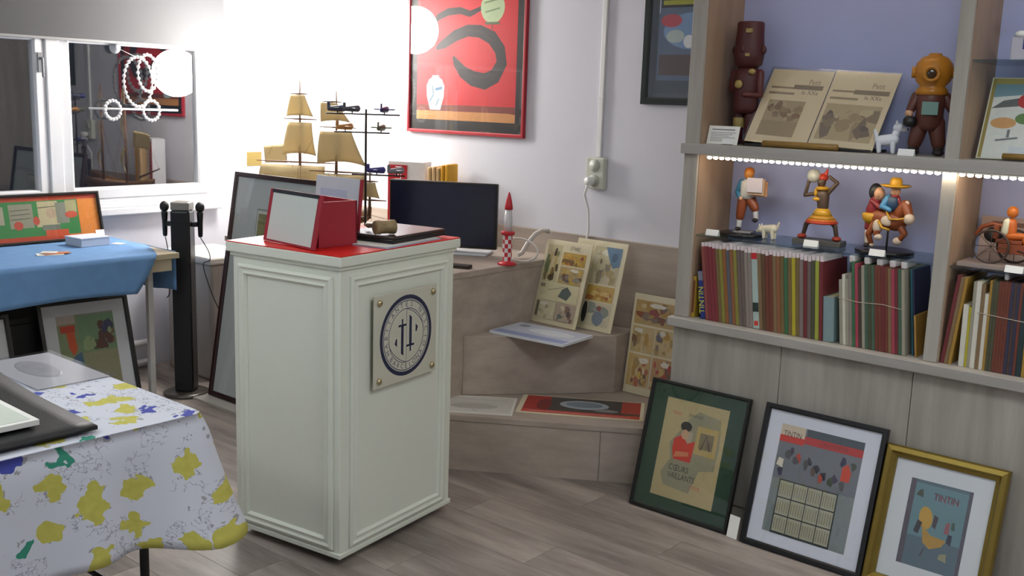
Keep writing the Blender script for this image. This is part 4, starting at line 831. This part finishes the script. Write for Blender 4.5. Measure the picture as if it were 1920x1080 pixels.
figure('dancer_figurine', 'dancing figurine with a striped yellow skirt lifting a pale ball', (-1.563, 3.645, GZ), {
    'base_slab': (D('#4c4a46'), [('b', (-9.0, -4, 0, 9.0, 4, 1.9))]), 'shoe': (D('#9a3420'), [('s', (-6.4, -.8, 2.8), (1.7, 2.2, .9))]), 'shoe#2': (D('#9a3420'), [('s', (6.6, -.8, 2.8), (1.7, 2.2, .9))]),
    'body': (SKD, [('c', (-6.2, 0, 3.2), (-5.2, -.6, 7.4), .75, .9), ('c', (-5.2, -.6, 7.4), (-2.2, 0, 10.4), .9, 1.3), ('c', (6.4, 0, 3.2), (5.6, -.6, 7.4), .75, .9), ('c', (5.6, -.6, 7.4), (2.4, 0, 10.4), .9, 1.3), ('c', (.4, 0, 13), (0, 0, 18.6), 1.9, 2.4), ('c', (-.2, 0, 19), (-.6, -.2, 22), 1.1, 1.0), ('s', (-.8, -.3, 23.2), (1.6, 1.7, 2.0)),
        ('c', (-2.2, 0, 19), (-6.6, -.4, 18.0), .85, .7), ('c', (-6.6, -.4, 18.0), (-5.6, -.8, 22.6), .7, .6), ('s', (-5.4, -.8, 23.2), (.8, .7, .8)), ('c', (2.0, 0, 19.6), (4.8, .4, 23.2), .85, .7), ('c', (4.8, .4, 23.2), (1.8, .2, 25.4), .7, .6)]),
    'skirt': (YEL, [('l', [(2.0, 13.6), (2.6, 13.0), (3.8, 10.8)], (.3, 0, 0)), ('l', [(3.8, 10.9), (5.0, 9.7)], (.3, 0, 0), D('#b8842a')), ('l', [(5.0, 9.7), (5.6, 9.0)], (.3, 0, 0), D('#c8661a')), ('l', [(5.6, 9.0), (6.0, 8.2), (5.6, 8.0)], (.3, 0, 0), D('#a83018'))]),
    'collar': (YEL, [('l', [(1.2, 20.8), (2.4, 20.4), (2.3, 21.4), (1.3, 21.7)], (-.4, 0, 0)), ('s', (-1.7, -1.5, 17.0), (1.6, .9, .8)), ('s', (-2.4, -.6, 19.4), (.9, .7, 1.6))]),
    'headdress': (D('#b0301c'), [('l', [(1.5, 23.8), (1.9, 24.4), (1.7, 25.6), (.6, 26.4)], (-.6, .2, 0)), ('c', (.2, .4, 26), (.8, .6, 28), .9, .3)]),
    'ball': (D('#a9aca4'), [('s', (-3.8, -.6, 25.4), 2.5)])}, rz=rad(6))
HB = D('#80401c'); HW = D('#c9b8a6')
figure('rider_figurine', 'pony figurine carrying a rider in a wide yellow hat and a second rider', (-1.318, 3.65, GZ), {
    'base_disc': (D('#131316', .25), [('l', [(9.8, 0), (10.2, .2), (10.2, .8), (9.8, 1.0)], (0, 0, 0))]), 'rod': (D('#26262a', .3), [('t', [(.6, 0, 1), (.6, 0, 10)], .35)]),
    'horse': (HB, [('c', (-3.0, 0, 12.4), (3.6, -.6, 11.6), 3.4, 3.6), ('c', (3.8, -.8, 13), (6.4, -2, 17.4), 2.8, 2.0), ('c', (6.4, -2.2, 17.6), (8.6, -4, 13.4), 1.9, 1.5), ('c', (-4, -1.4, 10), (-5.6, -2, 6.2), 1.6, 1.1), ('c', (-5.6, -2, 6.2), (-4.6, -1.4, 3.0), 1.0, .9), ('c', (-1.6, -2.4, 10.4), (-2.6, -3, 6.6), 1.5, 1.1), ('c', (5.0, -1.6, 10), (7.0, -2.4, 7.6), 1.5, 1.1), ('c', (7.0, -2.4, 7.6), (5.4, -2, 5.2), 1.0, .9)]),
    'muzzle': (HW, [('s', (8.6, -4.4, 13.0), (1.9, 1.8, 2.0))]), 'forelock': (HW, [('s', (6.9, -3.0, 18.2), (1.0, .8, 1.0))]), 'hoof': (HW, [('s', (-4.4, -1.2, 2.4), (1.0, 1.2, .9))]), 'hoof#2': (HW, [('s', (-1.8, -3.2, 5.6), (1.5, 1.4, 1.2))]), 'hoof#3': (HW, [('s', (4.6, -2, 4.6), (1.6, 1.4, 1.4))]), 'patch': (HW, [('s', (.8, -3.4, 11.6), (2.2, .9, 1.9))]), 'patch#2': (HW, [('s', (-2.4, -3.0, 9.4), (1.7, 1.2, 2.6))]),
    'reins': (YEL, [('t', [(8.0, -5.6, 13.4), (5, -4.6, 12.6), (2.0, -4.4, 12.4), (.4, -3.6, 15)], .35), ('t', [(-2.2, -3.6, 11.4), (-.4, -4.4, 9.2), (2.4, -4.6, 8.6)], .45)]),
    'rider': (D('#26405c'), [('l', [(1.8, 15), (2.6, 17), (2.3, 20), (1.0, 21)], (1.6, -.8, 0))]), 'sleeve': (D('#3f7ea8'), [('c', (.0, -1.6, 19.6), (-1.4, -2.8, 16.6), 1.2, 1.1), ('c', (-1.4, -2.8, 16.6), (1.6, -4.2, 15.6), 1.0, .8)]),
    'rider_head': (SKIN, [('s', (2.4, -1.6, 22.2), (1.7, 1.7, 2.0)), ('s', (2.5, -3.2, 22.0), (.5, .6, .5))]), 'scarf': (D('#8c1f24'), [('s', (2.4, -1.8, 20.4), (1.5, 1.3, .7)), ('c', (3.4, -1.4, 19.6), (4.4, -1.8, 17.4), .8, .4)]),
    'hat': (YEL, [('l', [(5.0, 24.4), (5.2, 24.0), (3.6, 23.4), (2.2, 23.6), (2.1, 25.8), (1.6, 26.9), (.4, 27.0)], (2.2, -1.5, 0)), ('l', [(2.25, 23.9), (2.25, 24.4)], (2.2, -1.5, 0), D('#2a2018'))]),
    'second_rider': (D('#7a2026'), [('c', (-5.4, .2, 14.6), (-4.6, 0, 18.6), 2.6, 1.9), ('c', (-5.6, -1.2, 18), (-2.4, -2.2, 16.0), 1.1, .9), ('c', (-6.6, -.8, 8.4), (-6.2, -.6, 11.6), 1.0, 1.4)]),
    'saddle_cloth': (YEL, [('l', [(1.2, 9.8), (2.6, 11.4), (2.9, 13.4), (2.2, 13.8)], (-6.0, -.6, 0))]),
    'second_rider_head': (SKIN, [('s', (-3.4, -.8, 20.8), (1.9, 1.9, 2.4)), ('s', (-3.2, -2.6, 20.4), (.5, .6, .5))]), 'hair': (D('#1c1e22'), [('s', (-5.2, .6, 21.2), (2.4, 2.2, 3.2))]),
    'feet': (HW, [('c', (-6.4, -1, 6.8), (-6.0, -1.4, 3.4), .9, .9), ('s', (-6.0, -2, 2.2), (1.0, 1.6, .8), DKS)])}, rz=rad(4))
ri = figure('rickshaw_model', 'wooden rickshaw model with a seated passenger on a board', (-.925, 3.62, GZ), {
    'board': (D('#8f807a'), [('b', (-11, -8, 0, 13, 6, 1.4))]),
    'seat': (D('#7a3a1c'), [('b', (-1, -3, 8.4, 7, 3, 9.6)), ('b', (-2, -3, 9.6, -.6, 3, 14)), ('b', (0, -3.2, 5.2, 9, 3.2, 8.3)), ('t', [(-8, 0, 10.0), (-6.5, 0, 12.8), (-3, 0, 14.2), (1, 0, 13.4), (3.6, 0, 10.6)], .8)]),
    'hood': (D('#1c1a1c'), [('s', (-2.6, 0, 10.6), (3.0, 3.0, 2.6))]), 'shaft': (D('#3a2a24'), [('t', [(6, -3, 6.4), (13, -3, 5.0)], .35), ('t', [(6, 3, 6.4), (13, 3, 5.0)], .35)]),
    'passenger': (D('#b85c1c'), [('c', (2.6, 0, 10.8), (2.6, 0, 15.0), 2.0, 1.6), ('c', (2.8, -1, 10.6), (7, -1.4, 11.0), 1.4, 1.1), ('c', (7, -1.4, 11), (8.6, -1.6, 7.2), .9, .8)]), 'shirt': (D('#c8c4ac'), [('c', (1.2, -.6, 12), (1.4, -.6, 15.2), 1.6, 1.3)]), 'head': (D('#b8641e'), [('s', (2.6, -.2, 18.6), (1.8, 1.8, 2.0))]),
    'wheel': (D('#3c2c26'), [('t', [(-2 + 5.6 * cos(2 * pi * i / 24), -4, 7 + 5.4 * sin(2 * pi * i / 24)) for i in range(24)], .38, True)] + [('t', [(-2, -4, 7), (-2 + 5.5 * cos(2 * pi * i / 8), -4, 7 + 5.3 * sin(2 * pi * i / 8))], .12) for i in range(8)]),
    'wheel#2': (D('#3c2c26'), [('t', [(3.5 + 5.6 * cos(2 * pi * i / 24), 4, 7 + 5.4 * sin(2 * pi * i / 24)) for i in range(24)], .38, True)] + [('t', [(3.5, 4, 7), (3.5 + 5.5 * cos(2 * pi * i / 8), 4, 7 + 5.3 * sin(2 * pi * i / 8))], .12) for i in range(8)])}, cat='model')
bd = thing('printed_card', 'pale lettered card standing behind the rickshaw model', 'card', (-.90, 3.745, GZ), (-rad(4), 0, 0))
MB().box(-.13, 0, 0, .13, .003, .155, mat('#a8948e', .6)).obj('card', bd)
art(MB(), .26, .155, [('r', '#6e5048', .14, .80, .55, .90)] + [('l', '#8a766e', [(.08, .70 - .07 * i), (.92, .70 - .07 * i)], .008) for i in range(8)], .0002).obj('print', bd, (0, 0, .0775))
tent('white price tag at the left end of the glass shelf', (-1.955, 3.535, GZ)); tent('white price tag in front of the dancer figurine', (-1.562, 3.565, GZ)); tent('white price tag in front of the pony figurine', (-1.30, 3.525, GZ)); tent('white price tag in front of the rickshaw model', (-.853, 3.522, GZ))

# ------------------------------------------------------------------ window corner: speaker, bin, note, ornament
sp = thing('karaoke_speaker', 'tall black tower speaker with two microphones by the window', 'speaker', (-4.70, 2.935, 0), (0, 0, rad(40)))
BLG = mat('#08080a', .3, var=.1)
MB().lathe([(.115, 0), (.12, .004), (.12, .012), (.10, .02)], (0, 0, 0), mat('#4a443e', .25), 28).obj('base', sp)
MB().box(-.05, -.05, .02, .05, .05, .985, BLG).obj('column', sp, bevel=.012)
MB().box(-.044, -.0525, .08, .044, -.0502, .93, mat('#101012', .75, bump=.4, scale=400)).obj('grille', sp, bevel=.001)
MB().box(-.048, -.046, .985, .048, .046, 1.028, mat('#8d8880', .3, .5)).obj('top_panel', sp, bevel=.006)
for sx in (-1, 1):
    MB().box(sx * .0505, -.02, .90, sx * .082, .02, .925, BLG).obj('mic_bracket', sp, bevel=.003)
    mc = MB().lathe([(.009, 0), (.012, .01), (.014, .08), (.017, .12), (.017, .13)], (sx * .092, 0, .845), BLG, 14).obj('microphone', sp)
    MB().ell((sx * .092, 0, 1.0), (.024, .024, .028), mat('#1c1c1e', .5, .3, bump=.5, scale=600)).obj('mic_head', mc)
def cable(name, label, pts, r=.0025, col='#1c1a1a'):
    P = [Vector(p) for p in pts]; out = []
    for i in range(len(P) - 1):
        p0, p1, p2, p3 = P[max(i - 1, 0)], P[i], P[i + 1], P[min(i + 2, len(P) - 1)]
        for t in range(6):
            t /= 6; out.append(tuple(.5 * (2 * p1 + (p2 - p0) * t + (2 * p0 - 5 * p1 + 4 * p2 - p3) * t * t + (3 * p1 - p0 - 3 * p2 + p3) * t ** 3)))
    out.append(tuple(P[-1])); tag(MB().tube(out, r, mat(col, .5), 6).obj(name), label, 'cable')
cable('microphone_cable', 'thin dark cable sagging from the right microphone', [(-4.63, 2.994, .842), (-4.615, 3.03, .77), (-4.62, 3.04, .72), (-4.635, 3.01, .70), (-4.625, 3.03, .60), (-4.60, 3.055, .50), (-4.57, 3.08, .42), (-4.545, 3.09, .39), (-4.54, 3.10, .32)])
cable('microphone_cable', 'thin dark cable hanging beside the left of the tower speaker', [(-4.77, 2.876, .842), (-4.765, 2.885, .78), (-4.755, 2.885, .70), (-4.757, 2.884, .55), (-4.765, 2.87, .52)])
bi = thing('storage_bin', 'pale translucent lidded storage bin between the speaker and the framed picture', 'bin', (-5.02, 3.31, 0))
BIN = mat('#c3bdb6', .45, var=.16, scale=5, trans=.25)
MB().prism([(-.22, -.15), (.22, -.15), (.22, .17), (-.22, .17)], 0, .655, BIN).obj('tub', bi, bevel=.02)
MB().box(-.235, -.165, .656, .235, .18, .70, mat('#d6d2cc', .4)).obj('lid', bi, bevel=.012)
for nm, c, y, z, ry, rz_ in (('yellow_patch', '#c9b45c', .06, .42, .035, .05), ('red_patch', '#c08a78', .05, .16, .03, .03), ('yellow_patch', '#c9b45c', .10, .26, .02, .05)):
    MB().ell((.2205, y, z), (.002, ry, rz_), mat(c, .5)).obj(nm, bi)
no = thing('wall_note', 'small yellow handwritten note on the wall beside the window', 'note', (XW + .001, 3.852, 1.187), (0, 0, pi / 2))
MB().box(-.055, -.0015, -.043, .055, 0, .043, mat('#8a763e', .8)).obj('paper', no)
art(MB(), .11, .086, [('l', '#7a6424', [(.08, .85 - .14 * i), (.9 - .06 * (i % 2), .86 - .14 * i)], .02) for i in range(6)], .0017).obj('handwriting', no)
# bent-wire ornament hanging at the window, with its suction cup
orn = thing('window_ornament', 'white beaded wire ornament hanging in front of the window pane', 'ornament', (XW + .045, 0, 0))
WM = mat('#dcdcdc', .35)
MB().tube([(0, 2.77, 1.482), (0, 3.30, 1.478)], .006, WM, 8).obj('rod', orn)
def loop(nm, cy, cz, ry, rz_, n=22, a0=0):
    b = MB()
    for i in range(n): a = a0 + 2 * pi * i / n; b.ell((0, cy + ry * cos(a), cz + rz_ * sin(a)), .0105, WM, 8, 6)
    b.tube([(0, cy + ry * cos(2 * pi * i / 24), cz + rz_ * sin(2 * pi * i / 24)) for i in range(24)], .004, WM, 6, True)
    b.obj(nm, orn)
loop('lower_loop', 2.905, 1.475, .045, .05, 16); loop('lower_loop', 3.135, 1.475, .05, .055, 16); loop('upper_loop', 3.06, 1.63, .085, .135, 28); loop('upper_loop', 3.12, 1.68, .06, .10, 20)
MB().tube([(0, 3.06, 1.76), (0.0, 2.96, 1.80)], .0015, WM, 5).obj('thread', orn)
MB().lathe([(.004, 0), (.03, .004), (.034, .012), (.012, .028), (.014, .036)], (0, 0, 0), mat('#c8ccd0', .2), 16, axis='x').obj('suction_cup', orn, (-.038, 2.945, 1.81))

# ------------------------------------------------------------------ blue table
TZ = .785
bt = thing('side_table', 'pale wood table under the blue cloth by the window', 'table', (0, 0, 0))
TW = mat('#b3a68c', .5, var=.06)
boxobj('tabletop', bt, (-5.33, 1.2, TZ - .028, -4.575, 2.835, TZ), TW, .002)
boxobj('apron', bt, (-4.612, 1.24, TZ - .09, -4.592, 2.80, TZ - .0285), TW)
for x in (-5.24, -4.76):
    for y in (1.25, 2.77): boxobj('leg', bt, (x - .014, y - .014, 0, x + .014, y + .014, TZ - .029), mat('#c9c6c2', .4))
BLUE = mat('#5f86b2', .85, var=.14, scale=18, bump=.3)
cl = thing('blue_cloth', 'blue tablecloth on the table by the window, one corner turned back', 'tablecloth', (0, 0, 0))
c = MB()
def topf(u, v):
    y1 = 2.838 - max(0.0, (u - .55) / .45) ** 1.3 * .13
    x = -5.325 + (-4.572 + 5.325) * u; y = 1.19 + (y1 - 1.19) * v
    return (x, y, TZ + .0025)
c.grid(topf, 14, 20, BLUE); c.obj('top', cl, solid=.0025)
c = MB()
def frontf(u, v):
    ytop = 2.838 - .13; y1 = ytop - .09 * v - .03 * v * v
    y = 1.19 + (y1 - 1.19) * u
    return (-4.571 + .012 * v + .006 * sin(9 * y + 2) * v, y, TZ + .0025 - (.19 + .012 * sin(5 * y)) * v * (1 - .06 * u) + .0)
c.grid(frontf, 40, 8, BLUE); c.obj('front_drop', cl, solid=.0025)
c = MB()
def endf(u, v): return (-5.325 + .70 * u, 2.8395 + .004 * sin(14 * u), TZ + .0025 - (.19 + .03 * u - .015 * sin(8 * u)) * v)
c.grid(endf, 20, 6, BLUE); c.obj('end_drop', cl, solid=.0025)
OG = '#d8601c'
framed('framed_print', 'orange and green framed print standing on the blue table at the window', 'picture', .70, .255, .013, mat('#1a1512', .35), (-5.245, 2.44, TZ + .0045), pi / 2, rad(13),
    None, .0, [('r', OG, 0, 0, 1, 1), ('r', '#b03a1c', 0, .90, 1, 1), ('r', '#b03a1c', 0, 0, .74, .10), ('r', '#2c7a3c', .0, .10, .84, .90), ('r', '#cf7c28', .845, .0, 1, .9), ('r', '#8c8a76', .30, .30, .48, .84), ('r', '#b3aa84', .50, .30, .68, .88), ('r', '#7c8070', .66, .36, .76, .84), ('r', '#a09c70', .74, .60, .83, .88), ('r', '#2c7a3c', .48, .50, .52, .90), ('r', '#9a9680', .02, .40, .26, .80), ('e', '#b04430', .36, .36, .035, .10), ('e', '#b04430', .50, .45, .025, .10), ('e', '#b8482c', .78, .55, .05, .08), ('e', '#b09a80', .62, .60, .04, .12), ('r', '#c04a20', .56, .06, .74, .22), ('r', '#6c7466', .54, .22, .68, .34), ('l', '#5c5c48', [(.52, .74), (.66, .76)], .006), ('l', '#5c5c48', [(.31, .7), (.46, .72)], .006), ('l', '#5c5c48', [(.31, .6), (.46, .62)], .006), ('l', '#5c5c48', [(.31, .5), (.46, .52)], .006)])
tag(MB().box(-.024, -.002, 0, .024, 0, .05, PAPER).obj('price_card', loc=(-5.205, 2.755, TZ + .0065), rot=(-rad(14), 0, rad(90))), 'small white card leaning at the right corner of the orange print', 'card')
wb_ = thing('card_box', 'low white cardboard box on the blue table beside the orange print', 'box', (-5.06, 2.60, TZ + .0045), (0, 0, rad(4)))
MB().box(-.075, -.075, 0, .075, .085, .04, mat('#b9c2d2', .5)).obj('box', wb_, bevel=.002); MB().box(-.077, -.077, .0402, .077, .087, .046, mat('#ccd2dc', .5)).obj('lid', wb_, bevel=.001)
tag(MB().box(-.03, -.025, 0, .03, .025, .002, WHITE).obj('paper_slip', loc=(-5.0, 2.74, TZ + .0045), rot=(0, 0, rad(20))), 'white paper slip lying on the blue table', 'paper')
lf = thing('leaflet', 'crumpled white and orange leaflets lying on the blue cloth', 'leaflet', (-4.86, 2.32, TZ + .0045), (0, 0, rad(70)))
MB().box(-.07, -.04, 0, .05, .03, .003, PAPER).obj('sheet', lf); MB().box(-.04, -.03, .0035, .08, .02, .007, mat('#b8724c', .5)).obj('sheet', lf, rot=(0, 0, rad(14))); MB().box(-.05, -.02, .0075, .02, .035, .010, mat('#d8d0c8', .5)).obj('sheet', lf, rot=(0, 0, rad(-18)))
# frames under the blue table; an added dark crate props them and blackens the gap
cr = thing('gap_crate', 'added black crate darkening the gap under the blue table behind the frames', 'crate', (-5.02, 2.1, 0))
MB().box(-.13, -.55, 0, .13, .58, .46, mat('#121214', .6)).obj('crate', cr, bevel=.006); MB().box(-.135, -.555, .4605, .135, .585, .49, mat('#161618', .6)).obj('lid', cr, bevel=.004)
cp = [('r', '#7c8a64', 0, 0, 1, 1), ('r', '#a89a90', 0, .90, .32, 1), ('r', '#4c7a5c', .36, .56, 1, .78), ('r', '#8a8c80', .36, .78, 1, 1), ('r', '#b03c24', .05, .80, .30, .88), ('t', '#c03020', 'TINTIN', .17, .86, .07, .8), ('p', '#c05028', [(.14, .80), (.28, .80), (.30, .60), (.22, .52), (.16, .62)]), ('p', '#46627c', [(.14, .44), (.38, .40), (.36, .56), (.24, .52)]), ('r', '#8c886c', .40, 0, 1, .54)] + panel(.36, .56, 1, .98, '#6e8a68', ['#4c5e40', '#5a3c34', '#3c3c58', '#8a9a70', '#7a5a44'], 16, 61, False) + [('l', '#7a765e', [(.46 + .045 * i, .04), (.46 + .045 * i, .50)], .006) for i in range(12)]
framed('framed_print', 'black framed green print with white mount under the blue table', 'picture', .455, .575, .021, mat('#0e0d0e', .35), (-4.70, 2.44, 0), pi / 2 + rad(-3), rad(15), mat('#c4c6ca', .5, var=.02), .063, cp, mh=.055, pane=False)
framed('framed_print', 'black framed yellow print under the blue table at the photo\'s left edge', 'picture', .44, .555, .021, mat('#0e0d0e', .35), (-4.67, 1.835, 0), pi / 2 + rad(-3), rad(15), mat('#c4c6ca', .5, var=.02), .05, [('r', '#c0b02c', 0, 0, 1, 1), ('r', '#5a6a72', 0, .0, 1, .35), ('e', '#8a5a2c', .5, .6, .2, .15), ('e', '#4c5a44', .8, .5, .12, .2)], mh=.05)

# ------------------------------------------------------------------ front table with printed cloth
FZ = .75; fx0, fx1, fy0, fy1 = -3.165, -2.305, -.05, 1.488
ft = thing('folding_table', 'folding table with black legs under the printed cloth', 'table', (0, 0, 0))
boxobj('tabletop', ft, (fx0 + .004, fy0 + .004, FZ - .03, fx1 - .004, fy1 - .004, FZ - .002), mat('#c8c4bc', .5), .003)
for x in (fx0 + .08, fx1 - .08):
    for y in (fy0 + .12, fy1 - .14): MB().tube([(x, y, FZ - .031), (x, y, .004)], .0125, BLACK, 10).obj('leg', ft); 
MB().tube([(fx0 + .08, fy1 - .14, .22), (fx1 - .08, fy1 - .14, .22)], .009, BLACK, 8).obj('crossbar', ft)
CLM = bpy.data.materials.new('printed_cotton'); CLM.use_nodes = True; nt = CLM.node_tree; pb = nt.nodes['Principled BSDF']; pb.inputs['Roughness'].default_value = .85; pb.inputs['Specular IOR Level'].default_value = .2
uvn = nt.nodes.new('ShaderNodeUVMap'); uvn.uv_map = 'UVMap'
def N(t, **k):
    n = nt.nodes.new(t)
    for a, b_ in k.items(): setattr(n, a, b_)
    return n
def L(a, b_): nt.links.new(a, b_)
def math_(op, a, b_=None):
    n = N('ShaderNodeMath', operation=op)
    for i, x in enumerate((a, b_)):
        if x is None: continue
        if isinstance(x, (int, float)): n.inputs[i].default_value = x
        else: L(x, n.inputs[i])
    return n.outputs[0]
def mix(f, a, b_):
    n = N('ShaderNodeMix', data_type='RGBA'); L(f, n.inputs[0])
    for i, x in ((6, a), (7, b_)):
        if isinstance(x, str): n.inputs[i].default_value = lin(x) + (1,)
        else: L(x, n.inputs[i])
    return n.outputs[2]
nzd = N('ShaderNodeTexNoise'); nzd.inputs['Scale'].default_value = 22; nzd.inputs['Detail'].default_value = 2; L(uvn.outputs[0], nzd.inputs['Vector'])
vm = N('ShaderNodeVectorMath', operation='MULTIPLY_ADD'); L(nzd.outputs['Color'], vm.inputs[0]); vm.inputs[1].default_value = (.11, .10, 0); L(uvn.outputs[0], vm.inputs[2])
vo = N('ShaderNodeTexVoronoi', voronoi_dimensions='2D'); vo.inputs['Scale'].default_value = 9.0; vo.inputs['Randomness'].default_value = .8; L(vm.outputs[0], vo.inputs['Vector'])
sep = N('ShaderNodeSeparateColor'); L(vo.outputs['Color'], sep.inputs[0])
big = math_('LESS_THAN', vo.outputs['Distance'], .29)
isY = math_('MULTIPLY', big, math_('LESS_THAN', sep.outputs[0], .66)); isB = math_('MULTIPLY', math_('LESS_THAN', vo.outputs['Distance'], .23), math_('MULTIPLY', math_('GREATER_THAN', sep.outputs[0], .66), math_('LESS_THAN', sep.outputs[0], .82)))
isG = math_('MULTIPLY', math_('LESS_THAN', vo.outputs['Distance'], .19), math_('MULTIPLY', math_('GREATER_THAN', sep.outputs[0], .82), math_('LESS_THAN', sep.outputs[0], .90)))
n2 = N('ShaderNodeTexNoise'); n2.inputs['Scale'].default_value = 42; n2.inputs['Detail'].default_value = 4; L(uvn.outputs[0], n2.inputs['Vector'])
n3 = N('ShaderNodeTexNoise'); n3.inputs['Scale'].default_value = 8; L(uvn.outputs[0], n3.inputs['Vector'])
scr = math_('MULTIPLY', math_('LESS_THAN', math_('ABSOLUTE', math_('SUBTRACT', n2.outputs['Fac'], .5)), .014), math_('GREATER_THAN', n3.outputs['Fac'], .53))
edge = math_('MULTIPLY', math_('GREATER_THAN', n2.outputs['Fac'], .60), math_('LESS_THAN', vo.outputs['Distance'], .36))
col = mix(math_('MULTIPLY', scr, .6), '#ccced8', '#6c6c78')
col = mix(math_('MULTIPLY', edge, .55), col, '#5c544c')
ysh = mix(n2.outputs['Fac'], '#a8a24a', '#cfc868')
col = mix(isY, col, ysh); col = mix(isB, col, '#4850a0'); col = mix(isG, col, '#3c8a74')
L(col, pb.inputs['Base Color'])
cloth = thing('tablecloth', 'white tablecloth printed with yellow and blue motifs on the front table', 'tablecloth', (0, 0, 0))
# perimeter, counter-clockwise, rounded at the corners
per = []
r_ = .03
def arc_(cx, cy, a0): return [((cx + r_ * cos(a0 + pi / 2 * i / 6), cy + r_ * sin(a0 + pi / 2 * i / 6)), (cos(a0 + pi / 2 * i / 6), sin(a0 + pi / 2 * i / 6))) for i in range(7)]
def seg(p, q, n, nr): return [((p[0] + (q[0] - p[0]) * i / n, p[1] + (q[1] - p[1]) * i / n), nr) for i in range(1, n)]
a_, b_, c_, d_ = fx0, fx1, fy0, fy1
per += arc_(b_ - r_, c_ + r_, -pi / 2) + seg((b_, c_ + r_), (b_, d_ - r_), 60, (1, 0)) + arc_(b_ - r_, d_ - r_, 0) + seg((b_ - r_, d_), (a_ + r_, d_), 36, (0, 1)) + arc_(a_ + r_, d_ - r_, pi / 2) + seg((a_, d_ - r_), (a_, c_ + r_), 60, (-1, 0)) + arc_(a_ + r_, c_ + r_, pi) + seg((a_ + r_, c_), (b_ - r_, c_), 36, (0, -1))
K = 14; vs = []; fs = []; uv = []
arc_len = [0]
for i in range(1, len(per) + 1):
    p, q = per[i - 1][0], per[i % len(per)][0]; arc_len.append(arc_len[-1] + math.hypot(p[0] - q[0], p[1] - q[1]))
n = len(per)
def corner_w(p):
    m = 9
    for cx, cy in ((b_, d_), (b_, c_), (a_, d_), (a_, c_)): m = min(m, math.hypot(p[0] - cx, p[1] - cy))
    return math.exp(-(m / .16) ** 2)
rows_ = []
for k in range(K + 1):
    t = k / K; rows_.append([])
    for i, (p, nr) in enumerate(per):
        s_ = arc_len[i]; cw = corner_w(p); drop = .315 + .03 * sin(2.1 * s_ + .8) + .05 * cw
        z = FZ + .0025 - drop * t + (.0 if t else 0)
        o_ = .004 + .012 * min(1, t * 6) + (.02 + .085 * cw) * t ** 1.3 + (.016 * sin(17 * s_) + .012 * sin(31 * s_ + 1)) * t * (1 - .5 * cw)
        rows_[-1].append((p[0] + nr[0] * o_ * (1 if k else .0), p[1] + nr[1] * o_ * (1 if k else .0), z))
for rr in rows_: vs += rr
fs = [tuple(range(n))]
for k in range(K):
    for i in range(n): j = (i + 1) % n; fs.append((k * n + i, k * n + j, (k + 1) * n + j, (k + 1) * n + i))
me = bpy.data.meshes.new('cloth'); me.from_pydata(vs, [], fs); me.materials.append(CLM)
ul = me.uv_layers.new(name='UVMap')
for pi_, poly in enumerate(me.polygons):
    poly.use_smooth = pi_ > 0
    if pi_ == 0:
        for li in poly.loop_indices: v = me.vertices[me.loops[li].vertex_index].co; ul.data[li].uv = (v.x, v.y)
    else:
        k, i = divmod(pi_ - 1, n)
        cc = [(i, k), (i + 1, k), (i + 1, k + 1), (i, k + 1)]
        for li, (ii, kk) in zip(poly.loop_indices, cc): ul.data[li].uv = (arc_len[ii] + 3.3, kk / K * .33 + 7)
co = bpy.data.objects.new('cloth', me); COL.objects.link(co); co.parent = cloth
sd = co.modifiers.new('thick', 'SOLIDIFY'); sd.thickness = .0015; sd.offset = 0
# on the printed cloth
CZ = FZ + .0045
pf = thing('plastic_sleeve', 'clear plastic sleeve with a grey sheet lying on the printed cloth', 'sleeve', (-2.99, 1.372, CZ), (0, 0, rad(0)))
MB().box(-.185, -.10, 0, .20, .115, .0012, mat('#c2c2c6', .4)).obj('sheet', pf)
MB().ell((-.01, .0, .0013), (.12, .05, .0005), mat('#a6a6aa', .4, var=.3, scale=25)).obj('smudged_print', pf)
MB().box(-.205, -.115, .0022, .215, .13, .003, PLASTIC).obj('film', pf)
po_ = thing('portfolio', 'open black portfolio case lying on the printed cloth', 'portfolio', (-2.62, 1.11, CZ), (0, 0, rad(0)))
def cover(u, v):
    x = -.29 + .57 * u; y = -.30 + .40 * v
    return (x, y, .012 + .05 * max(0, (.6 - u)) ** 2 * v + .016 * v * (1 - u))
MB().grid(cover, 12, 8, mat('#0f0f11', .55, bump=.3, scale=200)).obj('cover', po_, solid=.010)
pst = MB().box(-.17, -.30, .0, .205, -.005, .014, PAPER).obj('paper_stack', po_, (0, 0, .0255), (0, 0, rad(-1)), bevel=.001)
MB().box(-.16, -.29, .0142, .19, -.02, .0148, mat('#c9d0c4', .5, var=.1)).obj('top_sheet', pst)
MB().box(-.10, -.22, .015, -.04, -.15, .0154, mat('#5a8a5c', .5)).obj('green_mark', pst)

for pts, lab in (([(-1.405, .17), (-1.33, .163), (-1.24, .168), (-1.172, .16)], 'pale string tied round the albums by the divider'), ([(-.93, .19), (-.86, .185), (-.78, .18), (-.72, .18)], 'pale string tied round the right-bay albums')):
    tag(MB().tube([(x - .015, SY + .0155, BZ + z) for x, z in pts], .0012, mat('#c9bfae', .6), 5).obj('string'), lab, 'string')
